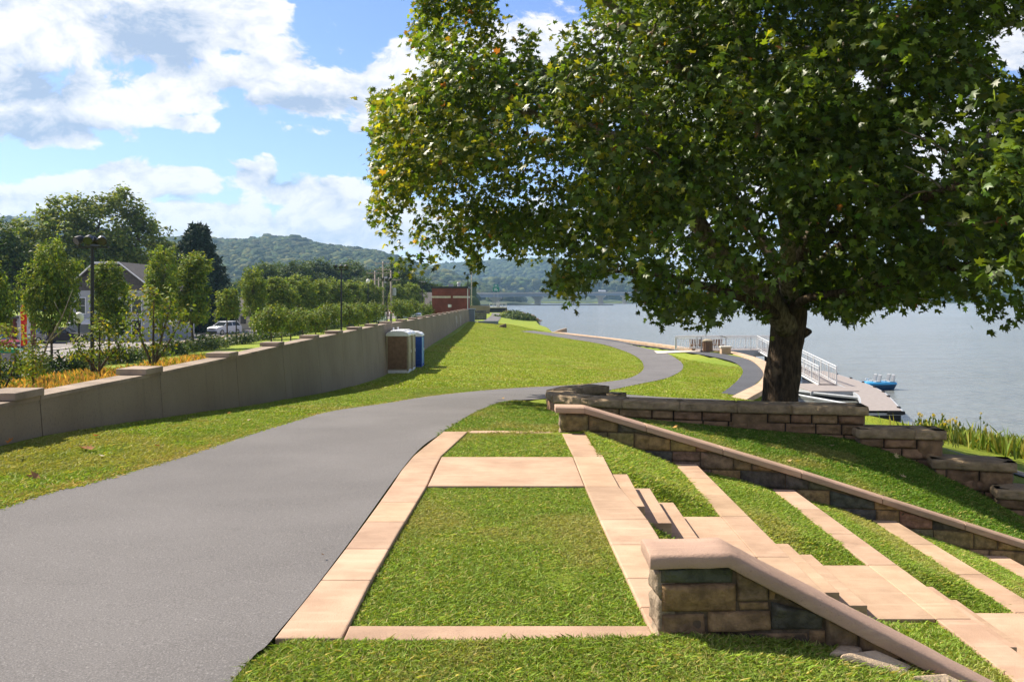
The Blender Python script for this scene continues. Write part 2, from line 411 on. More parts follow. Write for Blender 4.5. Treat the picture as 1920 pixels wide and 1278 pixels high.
    mat('car_red', (.30, .02, .018), .3, spec=.6)
    mat('car_grey', (.20, .21, .23), .3, spec=.6)
    mat('tyre', (.012, .012, .012), .85)
    mat('rim', (.45, .46, .48), .3, metal=.8)
    mat('lamp_glass', (.85, .83, .76), .3)
    mat('wood_pole', (.42, .36, .30), .95, .4, 3, .01, 30)
    mat('bridge_concrete', (.46, .42, .36), .9, .15, .05, objco=False)
    mat('bridge_steel', (.20, .235, .29), .7, .1, .05, objco=False)
    mat('sign_green', (.0, .22, .13), .5)
    mat('banner_red', (.62, .018, .010), .7)
    mat('letter_yellow', (.85, .60, .02), .6)
    mat('red_paint', (.45, .03, .02), .5)
    mat('yellow_line', (.80, .42, .06), .8)
    mat('white_line', (.7, .7, .68), .8)
    mat('boat_blue', (.04, .36, .70), .35, spec=.5)
    mat('boat_dark', (.02, .07, .16), .5)
    mat('rock', (1, 1, 1), .95, .35, 7, .02, 30, attr=True, objco=False)
    mat('gravel', (.30, .28, .26), .95, .5, 6, .05, 12, objco=False)
    mat('orange_flower', (.65, .10, .02), .7)
    mat('paint_white', (.72, .71, .68), .8)
    mat('green_tarp', (.02, .22, .08), .6)
    leaf_mat('dry_leaf', trans=.15, rough=.8, spec=.1)
materials()
# ---------------------------------------------------------------- terrain
WATER = -4.3
WALL = np.array([(-5.75, -12), (-5.85, 0), (-5.92, 10.7), (-5.86, 14.2), (-5.92, 18.3), (-6.1, 23.1), (-6.15, 27), (-6.3, 42.5), (-5.95, 50), (-5.85, 58), (-5.65, 80), (-5.45, 107)])
def wall_x(y): return np.interp(y, WALL[:, 1], WALL[:, 0])
TERR = [  # x, y, z of the river side
    (-5.8, -6, .25), (0, -6, .2), (3, -6, -.3), (-5.8, 4, .12), (-5.8, 10.7, 0), (-5.8, 14.2, -.26), (-5.8, 18.3, -.6), (-6, 23.1, -.97), (-6.1, 27, -1.25), (-6.2, 34, -1.65), (-6.2, 42, -1.93),
    (-5.9, 58, -1.5), (-5.6, 80, -1.25), (-5.3, 107, -1.04),
    (-4, 4.26, .02), (-3.9, 9.8, -.16), (-1.2, 0, .12), (-1.2, 4.26, 0), (-1.1, 7, -.08), (-1, 10, -.17), (0, 12.3, -.23), (.7, 12.5, -.26), (-3, 14.7, -.4), (-2, 21, -.76), (-1, 15.5, -.42), (.4, 15, -.44),
    (0, 24, -.95), (1.5, 28, -1.28), (4, 36, -1.92), (2, 45, -2.1), (10, 57, -2.85), (10.5, 65, -2.85), (9, 78, -2.75), (6.7, 105, -2.55), (1.5, 115, -2.4),
    (0, 3.5, .0), (1.5, 4.1, .0), (2.2, 4.1, -.2), (3.5, 4, -.75), (6, 3, -1.7), (10, 2, -2.7),
    (1.3, 12.6, -.13), (3, 12.3, -.62), (4.8, 11.9, -1.06), (7.4, 11.6, -1.85), (9, 11.4, -2.4), (2, 17, -.62), (6.4, 15.3, -.88), (7.6, 15.1, -1.36), (8.7, 14.7, -1.92), (9.6, 14.2, -2.38), (12, 13, -2.9),
    (6.3, 20, -1.0), (3.5, 27, -1.36), (7.6, 26, -1.5), (10, 19, -1.8), (8, 38, -2.25), (9.8, 36.6, -2.5), (13.5, 30.8, -2.75), (13.6, 23, -2.85), (15, 27, -3.1), (17, 18, -3.1), (22, 14, -3.4),
    (12, 42, -2.52), (15, 52.5, -2.5), (14.6, 66, -2.5), (16.5, 68, -2.5), (10.5, 90, -2.5), (5.3, 110, -2.5),
    (-2, 43, -1.85), (-1, 65, -1.85), (1.5, 95, -1.85), (-.4, 106, -1.32), (-2.5, 85, -1.5), (3, 60, -2.25), (8, 48, -2.5), (1.2, 125, -2.0), (-3, 135, -1.9), (-4, 160, -1.8), (-3.5, 200, -1.8), (3, 160, -2.6), (3, 200, -2.8), (-6, 240, -1.2),
]
_tp = np.array(TERR); _n = len(_tp)
def _phi(r): return np.where(r > 1e-9, r * r * np.log(np.maximum(r, 1e-9)), 0)
_S = np.array([1.0, .55])                      # distances along the view count less
_px = _tp[:, :2] * _S
_K = _phi(np.linalg.norm(_px[:, None] - _px[None], axis=2)) + np.eye(_n) * .6
_P = np.hstack([np.ones((_n, 1)), _px])
_A = np.block([[_K, _P], [_P.T, np.zeros((3, 3))]])
_w = np.linalg.solve(_A, np.concatenate([_tp[:, 2], np.zeros(3)]))
def tps(x, y):
    q = np.stack([x, y], 1) * _S; out = np.empty(len(x))
    for a in range(0, len(x), 20000):
        r = np.linalg.norm(q[a:a + 20000, None] - _px[None], axis=2)
        out[a:a + 20000] = _phi(r) @ _w[:_n] + _w[_n] + q[a:a + 20000] @ _w[_n + 1:]
    return out
QUAY = [(9.5, 35.2), (11.1, 38.5), (12.75, 42), (14.5, 47), (15.9, 52.5), (17.2, 60), (17.4, 68), (15.7, 71.5), (11.3, 89.6), (5.6, 110)]
SHORE = [(70, -60), (34, 10), (25, 18), (20, 24.5), (16.8, 29.5), (13.6, 33.4)] + QUAY + [(4.8, 150), (5.4, 200), (2.5, 250), (-10, 400), (-40, 850), (-60, 1100), (-300, 1500)]
LANDPOLY = SHORE + [(-4000, 1600), (-4000, -400), (70, -400)]
def road_profile(x): return np.interp(-x, [5.9, 15, 24, 25.5, 42, 60, 4000], [-1.2, -1.5, -2.1, -2.35, -2.95, -3, -3])
def H(x, y):
    x = np.atleast_1d(np.asarray(x, float)); y = np.atleast_1d(np.asarray(y, float))
    zr = tps(np.clip(x, -8, 40), np.clip(y, -8, 245))
    far = np.clip((y - 170) / 70, 0, 1); zr = zr * (1 - far) + far * np.where(x < 0, -2.0, -2.8)
    zr = np.where((y > 300), -2.6, zr)
    back = np.clip((-y - 6) / 20, 0, 1); zr = zr * (1 - back) + back * np.interp(x, [-6, 3, 40], [.2, 0, -3.5])
    zr = np.maximum(zr, np.interp(x, [2, 12, 30], [-3.0, -3.4, -3.9]))
    near = np.interp(y, [0, 10, 30, 60], [-.05, -.25, -.75, -1.2])
    b = np.interp(-x, [5.9, 15], [1, 0]); zl = road_profile(x) * (1 - b) + b * near
    zl = np.where((-x > 5.9) & (-x < 15), near + (np.interp(-x, [5.9, 15], [0, 1])) * (np.interp(y, [10, 30, 60], [-1.0, -1.15, -1.6]) - near), zl)
    t15 = np.interp(y, [10, 30, 60], [-1.0, -1.15, -1.6])
    zl = np.where((-x >= 15) & (-x < 24), t15 + (np.clip((-x - 15) / 9, 0, 1)) * (-2.1 - t15), zl)
    wx = np.interp(y, np.append(WALL[:, 1], [108, 150, 240, 400]), np.append(WALL[:, 0], [-5.4, -5.5, -9, -25]))
    blend = np.clip((x - (wx - .28)) / .2, 0, 1)
    farb = np.clip((y - 112) / 40, 0, 1); blend2 = np.clip((x - (wx - 6)) / 6, 0, 1)
    bl = blend * (1 - farb) + blend2 * farb
    z = zl * (1 - bl) + zr * bl
    near_river = (x > -80) & (x < 400) & (y < 1700)
    sd = np.zeros(len(x)); idx = np.where((x > -320) | (y > 1500))[0]
    if len(idx):
        ins = inpoly(x[idx], y[idx], LANDPOLY); dd = polydist(x[idx], y[idx], SHORE)
        out = np.where(ins, 0, dd); t = np.clip(out / 2.2, 0, 1); t = t * t * (3 - 2 * t)
        top = np.minimum(z[idx], -2.4)
        z[idx] = np.where(ins, z[idx], top + (-7.5 - top) * t)
        tb = np.clip(1 - dd / 3.0, 0, 1)
        z[idx] = np.where(ins & (y[idx] < 34.5), z[idx] + tb * tb * np.minimum(0, -3.9 - z[idx]) * .8, z[idx])
    # far side of the river: everything beyond becomes land again
    fl = np.clip((y - 1560) / 60, 0, 1) * np.clip((y - 1500) / 50, 0, 1)
    z = z * (1 - fl) + fl * (-2.5)
    rb = np.clip((x - (420 + np.clip(y - 500, 0, 3000) * .55)) / 30, 0, 1)
    z = z * (1 - rb) + rb * (-2.0)
    return z
def T(u, v, dmin=2.0, dmax=260):
    d = np.geomspace(dmin, dmax, 1400); x = (u - U0) / F * d; z = EYE - (v - V0) / F * d
    g = np.where(z < H(x, d))[0]
    if len(g) == 0: return P(u, v, dmax)
    i = max(g[0], 1); dd = np.linspace(d[i - 1], d[i], 60); zz = EYE - (v - V0) / F * dd; hh = H((u - U0) / F * dd, dd)
    j = np.where(zz < hh)[0]; d1 = dd[j[0]] if len(j) else d[i]
    return ((u - U0) / F * d1, d1, float(H([(u - U0) / F * d1], [d1])[0]))

# paths are found where the photograph's edges meet the ground
MAINL = [(-400, 1120), (0, 957), (170, 908), (320, 865), (420, 832), (520, 800), (620, 772), (720, 757), (800, 744), (900, 733), (1000, 726), (1120, 718), (1185, 707), (1207, 689), (1192, 668), (1140, 648), (1060, 634), (1010, 626), (975, 621)]
MAINR = [(100, 1700), (436, 1282), (513, 1200), (640, 1040), (778, 852), (832, 811), (868, 787), (905, 768), (950, 753), (1030, 747), (1100, 738), (1180, 724), (1255, 707), (1281, 689), (1268, 672), (1230, 657), (1160, 641), (1080, 629), (1000, 620)]
def strip_pts(a, b, n): return catmull(a, n), catmull(b, n)
ML = np.array([T(*p)[:2] for p in MAINL]); MR = np.array([T(*p)[:2] for p in MAINR])
ML[0] = (-4.3, 1.0); MR[0] = (-1.25, .8); ML = np.vstack([[(-4.4, -6)], ML]); MR = np.vstack([[(-1.3, -6)], MR])
ML, MR = strip_pts(ML, MR, 170)
BU = np.array([T(*p)[:2] for p in [(1090, 739), (1150, 739), (1200, 742), (1300, 748), (1400, 754), (1470, 758)]]); BU = np.vstack([BU, [(12, 23.5), (16, 19), (19, 12)]])
BL = BU + np.array([(-.9, -2.4)] * 6 + [(-1.5, -2), (-2, -1.2), (-2.2, -.5)]); BU, BL = strip_pts(BU, BL, 50)
PI = np.array([T(*p)[:2] for p in [(1075, 630.5), (1160, 642), (1235, 653), (1310, 664), (1370, 677), (1392, 693), (1384, 712), (1352, 737)]])
PO = np.array([(5.9, 107), (10.8, 89), (13.4, 80), (15.5, 70), (16.55, 61), (15.35, 52), (13.45, 46), (10.1, 37.4)]); PI, PO = strip_pts(PI, PO, 80)
WALK = [T(1226, 658.5)[:2], (15.4, 70.8), (15.4, 69.0), T(1232, 663.5)[:2]]
MAINPOLY = np.vstack([ML, MR[::-1]]); BRPOLY = np.vstack([BU, BL[::-1]]); PROMPOLY = np.vstack([PI, PO[::-1]])

# terraces (x measured from a line that turns 1.3 degrees with depth)
def SK(x, y): return x + .023 * y
STRIPS = [(2.02, 2.31, -.60), (3.33, 3.62, -.92), (4.65, 4.95, -1.30), (6.05, 6.34, -1.72), (7.45, 7.75, -2.14)]
def far_y(x): return 12.22 - .14 * (x - .7)
def terr_y(x): return far_y(x) - .02
def cor_i(x): return sum(1 for s in STRIPS if x > s[1] + .0015)
def cor0(x): return (7.65, 7.02, 6.75, 6.5, 6.25, 6.0)[cor_i(x)]
def cor1(x): return (9.08, 8.45, 8.2, 7.95, 7.7, 7.5)[cor_i(x)]
TERRPOLY = [(1.12, 4.5), (9.6, 4.5), (9.6, far_y(9.6) + .2), (1.12, far_y(1.12) + .2)]
PLANPOLY = [(-1.15, 4.3), (1.1, 4.3), (1.25, 9.5), (1.15, 12.1), (-.95, 12.2), (-1.15, 8)]

def steps(*segs):
    out = []
    for a, b, s in segs: out += list(np.arange(a, b - 1e-6, s))
    return out
gx = steps((-6.8, 10.4, .2), (10.4, 26, .4)); 
s = .5; x = 26.0
while x < 3700: gx.append(x); x += s; s *= 1.13
s = .25; x = -6.8 - .25
while x > -3700: gx.append(x); x -= s; s *= 1.11
gy = steps((-8, 20, .22), (20, 48, .45), (48, 125, .9)); s = 1.2; y = 125.0
while y < 4300: gy.append(y); y += s; s *= 1.06
y = -8.5; s = 1.5
while y > -420: gy.append(y); y -= s; s *= 1.35
gx = np.array(sorted(gx)); gy = np.array(sorted(gy))
X, Y = np.meshgrid(gx, gy); xs, ys = X.ravel(), Y.ravel()
Z = H(xs, ys)
low = np.zeros(len(xs))
for poly, dl in ((MAINPOLY, .03), (BRPOLY, .03), (PROMPOLY, .03)):
    low = np.where(inpoly(xs, ys, poly), np.maximum(low, dl + .0016 * np.maximum(ys, 0)), low)
low = np.where(inpoly(xs, ys, PLANPOLY), .16, low)
Z = Z - low
ti = inpoly(xs, ys, TERRPOLY)
Z = np.where(ti, np.minimum(Z, np.interp(xs, [1, 2, 3.3, 4.65, 6.05, 9.4], [-.75, -1.05, -1.4, -1.85, -2.3, -3.3])), Z)
bump = vnoise(np.stack([xs, ys, xs * 0], 1), .9, 4) * .018 * ((ys > 11) & (xs > wall_x(ys)))
nx, ny = len(gx), len(gy)
ii = (np.arange(ny - 1)[:, None] * nx + np.arange(nx - 1)[None]).ravel()
ground = obj("ground", mesh_np("ground", np.stack([xs, ys, Z + bump], 1), np.stack([ii, ii + 1, ii + nx + 1, ii + nx], 1), smooth=True), M['turf'])
tag(ground, "rolling mown riverside lawn of yellow green grass running to the horizon", "ground", kind='structure')

def drape(name, A, B, lift, m, label, cat, cross=6):
    N = len(A); W = []
    for k in range(cross + 1): W.append(A + (B - A) * (k / cross))
    W = np.array(W).transpose(1, 0, 2).reshape(-1, 2)
    z = H(W[:, 0], W[:, 1]) + lift
    k1 = cross + 1; ii = (np.arange(N - 1)[:, None] * k1 + np.arange(cross)[None]).ravel()
    o = obj(name, mesh_np(name, np.column_stack([W, z]), np.stack([ii, ii + 1, ii + k1 + 1, ii + k1], 1), smooth=True), m)
    return tag(o, label, cat, kind='structure')
drape("path", ML, MR, .016, M['asphalt'], "grey asphalt walking path that sweeps downhill and bends round the lawn", "path")
drape("path", BU, BL, .020, M['asphalt'], "asphalt side path running behind the curved stone seat wall", "path")
drape("promenade", PI, PO, .02, M['dark_asphalt'], "dark asphalt promenade along the river edge", "path")
wk = catmull([WALK[0], WALK[1]], 20), catmull([WALK[3], WALK[2]], 20)
drape("walkway", wk[0], wk[1], .05, M['pale_concrete'], "pale concrete walkway leading from the path to the pier", "path", 3)
# land side road
ry = np.linspace(14, 620, 60)
drape("road", np.column_stack([ry * 0 - 41.6, ry]), np.column_stack([ry * 0 - 25.2, ry]), .03, M['road_asphalt'], "grey two lane street beyond the concrete flood wall", "road", 8)
for xo, mm, lb in ((-34.2, 'yellow_line', "yellow centre line painted on the street"), (-33.8, 'yellow_line', "second yellow centre line painted on the street"), (-40.2, 'white_line', "white edge line painted along the far side of the street")):
    drape("road_marking", np.column_stack([ry * 0 + xo - .07, ry]), np.column_stack([ry * 0 + xo + .07, ry]), .04, M[mm], lb, "road marking", 1)
kb = MB()
for a, b in zip(ry[:-1], ry[1:]):
    kb.box(-42.0, -41.6, a, b - .01, -3.1, -2.80); kb.box(-25.2, -24.95, a, b - .01, -2.6, -2.20)
tag(kb.build("kerb", M['pale_concrete']), "pale concrete kerbs along both sides of the street", "kerb", kind='structure')
sd = MB(); sd.box(-47, -42.01, 90, 600, -3.2, -2.84)
tag(sd.build("pavement", M['pale_concrete']), "pale concrete pavement on the shop side of the street", "pavement", kind='structure')
pk = drape("car_park", np.column_stack([np.linspace(60, 97, 10) * 0 - 75, np.linspace(50, 95, 10)]), np.column_stack([np.linspace(60, 97, 10) * 0 - 42.02, np.linspace(50, 95, 10)]), .02, M['road_asphalt'], "grey asphalt forecourt across the street", "car park", 6)

wm = mesh_np("river", np.array([(-700, -415, WATER), (3690, -415, WATER), (3690, 4290, WATER), (-700, 4290, WATER)]), [(0, 1, 2, 3)])
tag(obj("river", wm, M['river_water']), "wide grey blue rippled river", "water", kind='structure')

# quay wall with a tan coping along the promenade
q = catmull(QUAY, 60); mbc, mbw = MB(), MB()
tng = np.gradient(q, axis=0); tng /= np.linalg.norm(tng, axis=1)[:, None]; nr = np.stack([tng[:, 1], -tng[:, 0]], 1)
o_ = q + nr * .15; i_ = q - nr * .62
for k in range(len(q) - 1):
    zz = -2.40
    top = [(*i_[k], zz), (*o_[k], zz), (*o_[k + 1], zz), (*i_[k + 1], zz)]
    mbc.slab(top, .22)
    w0, w1 = q[k] + nr[k] * .05, q[k + 1] + nr[k + 1] * .05; v0, v1 = q[k] - nr[k] * .4, q[k + 1] - nr[k + 1] * .4
    mbw.slab([(*v0, -2.62), (*w0, -2.62), (*w1, -2.62), (*v1, -2.62)], 4.0)
qw = empty("quay_wall", (q[30][0], q[30][1], -2.4), "tan coped concrete quay wall edging the river promenade", "quay wall")
for nm, mbx, mm in (("coping", mbc, 'tan_coping'), ("wall_face", mbw, 'wall_concrete')):
    o = mbx.build(nm, M[mm], qw); o.location = -qw.location

# ---------------------------------------------------------------- concrete flood wall
def flood_wall():
    root = empty("flood_wall", (-5.9, 10.7, 0), "long weathered concrete flood wall with raised coping blocks", "wall")
    off = Vector((5.9, -10.7, 0))
    joints = [-9.5, -5.5, -1.5, 2.5, 6.6, 10.7, 14.2, 18.3, 22.6, 27.0, 31.0, 35.2, 39.6, 44.0, 48.5, 53, 57.5, 62, 66.5, 71, 75.5, 80, 84.5, 89, 93.5, 98, 102.5, 107]
    ztop = .5
    def wp(y):
        x = float(wall_x(y)); dx = float(wall_x(y + .3) - wall_x(y - .3)) / .6
        n = Vector((1, -dx, 0)).normalized(); return Vector((x, y, 0)), n
    body, top = MB(), MB(); caps = []
    for a, b in zip(joints[:-1], joints[1:]):
        ys = np.linspace(a + .012, b - .012, 6)
        for c, d in zip(ys[:-1], ys[1:]):
            (p0, n0), (p1, n1) = wp(c), wp(d)
            zb = -2.9 if c > 12 else -1.2
            def sec(p, n):
                bt = .075 * (ztop - zb)
                return [p - n * .36 + Vector((0, 0, ztop - .05)), p + Vector((0, 0, ztop - .05)), p + n * bt + Vector((0, 0, zb)), p - n * .36 + Vector((0, 0, zb))]
            s0, s1 = sec(p0, n0), sec(p1, n1)
            body.add(s0 + s1, [(0, 1, 2, 3), (7, 6, 5, 4), (0, 4, 5, 1), (1, 5, 6, 2), (2, 6, 7, 3), (3, 7, 4, 0)])
            t0 = [p0 - n0 * .38, p0 + n0 * .012, p1 + n1 * .012, p1 - n1 * .38]
            top.slab([(v.x, v.y, ztop) for v in t0], .05)
        if b < 107:
            y1 = b + .02; y0 = b - (.62 if b < 30 else .9); (p0, n0), (p1, n1) = wp(y0), wp(y1); cb = MB()
            t0 = [p0 - n0 * .44, p0 + n0 * .05, p1 + n1 * .05, p1 - n1 * .44]
            cb.slab([(v.x, v.y, ztop + .10) for v in t0], .098)
            o = cb.build("coping_block", M['wall_top'], root, bevel=.012); o.location = off; o['label'] = "raised concrete coping block on the wall top"
    for nm, b, m in (("wall_panel", body, 'wall_concrete'), ("wall_top", top, 'wall_top')):
        o = b.build(nm, M[m], root); o.location = off
    # run of white paint marks near the far end
    pm = MB()
    for y, z0, z1, w in ((84.6, -.9, .12, .10), (85.0, -.55, -.05, .10), (85.4, -.2, .15, .12), (86.4, -.7, .05, .08), (90.4, -.2, .2, .10), (91.0, -1.2, .0, .12), (91.8, -.75, -.15, .10), (92.4, -.3, .2, .10)):
        p, n = wp(y); q1, _ = wp(y + w * 1.5)
        f0 = p + n * (.075 * (ztop - z0) + .004); f1 = p + n * (.075 * (ztop - z1) + .004); g0 = q1 + n * (.075 * (ztop - z0) + .004); g1 = q1 + n * (.075 * (ztop - z1) + .004)
        pm.hexa([(f0.x - .003, f0.y, z0), (f1.x - .003, f1.y, z1), (g1.x - .003, g1.y, z1), (g0.x - .003, g0.y, z0)], [(f0.x, f0.y, z0), (f1.x, f1.y, z1), (g1.x, g1.y, z1), (g0.x, g0.y, z0)])
    o = pm.build("paint_mark", M['paint_white'], root); o.location = off; o['label'] = "white sprayed paint marks dripping down the wall"
    # the blue grey gate post where the wall ends
    g = MB(); g.box(-5.55, -4.7, 107.1, 108.0, -2.2, .45); g.box(-5.65, -4.6, 107.0, 108.1, .45, .6)
    tag(g.build("wall_end_post", M['bridge_steel'], bevel=.03), "blue grey square post where the flood wall ends", "post")
flood_wall()

# ---------------------------------------------------------------- plaza in front
def tint(rng, a=.11): 
    k = 1 + rng.uniform(-a, a); return (k, k * (1 + rng.uniform(-.02, .02)), k * (1 + rng.uniform(-.03, .03)))
rng0 = random.Random(5)
def lerp(a, b, t): return tuple(x + (y - x) * t for x, y in zip(a, b))
def edge_at(pts, v):
    pts = sorted(pts, key=lambda p: p[1])
    return float(np.interp(v, [p[1] for p in pts], [p[0] for p in pts]))
KO = [(513, 1202), (560, 1140), (640, 1041), (700, 960), (738, 906), (752, 884), (778, 853), (832, 810)]
KI = [(640, 1199), (652, 1178), (690, 1100), (745, 1003), (800, 912), (814, 880), (826, 857), (877, 810)]
RI = [(1226, 1200), (1215, 1172), (1180, 1095), (1145, 1020), (1120, 965), (1097, 912), (1075, 856), (1052, 809)]
RO = [(1310, 1200), (1285, 1130), (1262, 1070), (1237, 1010), (1208, 965), (1160, 912), (1131, 856), (1097, 809)]
TH = .14
def slab_run(name, A, B, joints, label, lift, mat_='tan_concrete', sub=3, cat="kerb"):
    root_mb = MB()
    for v0, v1 in zip(joints[:-1], joints[1:]):
        vs = np.linspace(v0 - .0, v1, sub + 1); c = tint(rng0, .12)
        P0 = [Q(edge_at(A, v), v, lift) for v in vs]; P1 = [Q(edge_at(B, v), v, lift) for v in vs]
        # pull the ends in for the joint
        for arr in (P0, P1):
            a, b = Vector(arr[0]), Vector(arr[-1]); dn = (b - a).normalized() * .003
            arr[0] = tuple(a + dn); arr[-1] = tuple(b - dn)
        poly = P0 + P1[::-1]
        if (Vector(poly[1]) - Vector(poly[0])).cross(Vector(poly[-1]) - Vector(poly[0])).z < 0: poly = poly[::-1]
        root_mb.slab(poly, TH, c)
    o = root_mb.build(name, M[mat_], bevel=.010, seg=2)
    return tag(o, label, cat, kind='structure')
slab_run("kerb", KO, KI, [1200, 1090, 1031, 980, 943, 912, 882, 856, 810], "tan concrete kerb of long slabs between the asphalt path and the planter", .012)
slab_run("kerb", RI, RO, [1200, 1140, 1085, 1022, 975, 913, 856, 810], "tan concrete slab edge between the planter and the terraces", .008)
fk = MB()
def qslab(mb, px, lift, th=TH, c=(1, 1, 1)): 
    poly = [Q(u, v, lift) for u, v in px]; mb.slab(poly, th, c)
qslab(fk, [(643, 1200), (1228, 1200), (1217, 1173), (655, 1173)], .004, TH, tint(rng0))
tag(fk.build("kerb", M['tan_concrete'], bevel=.01), "tan concrete front kerb of the grass planter", "kerb", kind='structure')
fk = MB(); qslab(fk, [(879, 811.6), (1051, 811.6), (1050, 807.5), (884, 807.5)], .004)
tag(fk.build("kerb", M['tan_concrete']), "thin tan concrete kerb closing the far end of the small grass planter", "kerb", kind='structure')
fk = MB(); qslab(fk, [(802, 911.5), (1095.5, 911.5), (1074, 857), (828, 857)], .006)
tag(fk.build("paving", M['tan_concrete'], bevel=.008), "tan broom finished concrete slab crossing the planter to the steps", "paving", kind='structure')
def patch(name, px_poly, lift, label, n=24, wob=.02, fn=None):
    """turf patch filling a photographed quad"""
    c = [np.array(fn(*p) if fn else Q(*p, lift)) for p in px_poly]
    S, Tt = np.meshgrid(np.linspace(0, 1, n), np.linspace(0, 1, n)); S, Tt = S.ravel()[:, None], Tt.ravel()[:, None]
    V = c[0] * (1 - S) * (1 - Tt) + c[1] * S * (1 - Tt) + c[2] * S * Tt + c[3] * (1 - S) * Tt
    e = np.minimum(np.minimum(S, 1 - S), np.minimum(Tt, 1 - Tt))[:, 0]
    V[:, 2] += vnoise(V, 2.2, 2) * wob * np.clip(e * 6, 0, 1)
    ii = (np.arange(n - 1)[:, None] * n + np.arange(n - 1)[None]).ravel()
    o = obj(name, mesh_np(name, V, np.stack([ii, ii + 1, ii + n + 1, ii + n], 1), smooth=True), M['turf'])
    tag(o, label, "lawn", kind='structure'); return c
PATCHES = []
PATCHES.append((patch("lawn", [(650, 1174), (1217, 1174), (1097, 911), (801, 911)], -.03, "turf of the large grass planter"), 20000, .028))
PATCHES.append((patch("lawn", [(826, 857), (1076, 857), (1052, 811), (878, 811)], -.022, "turf of the small far grass planter"), 8000, .034))

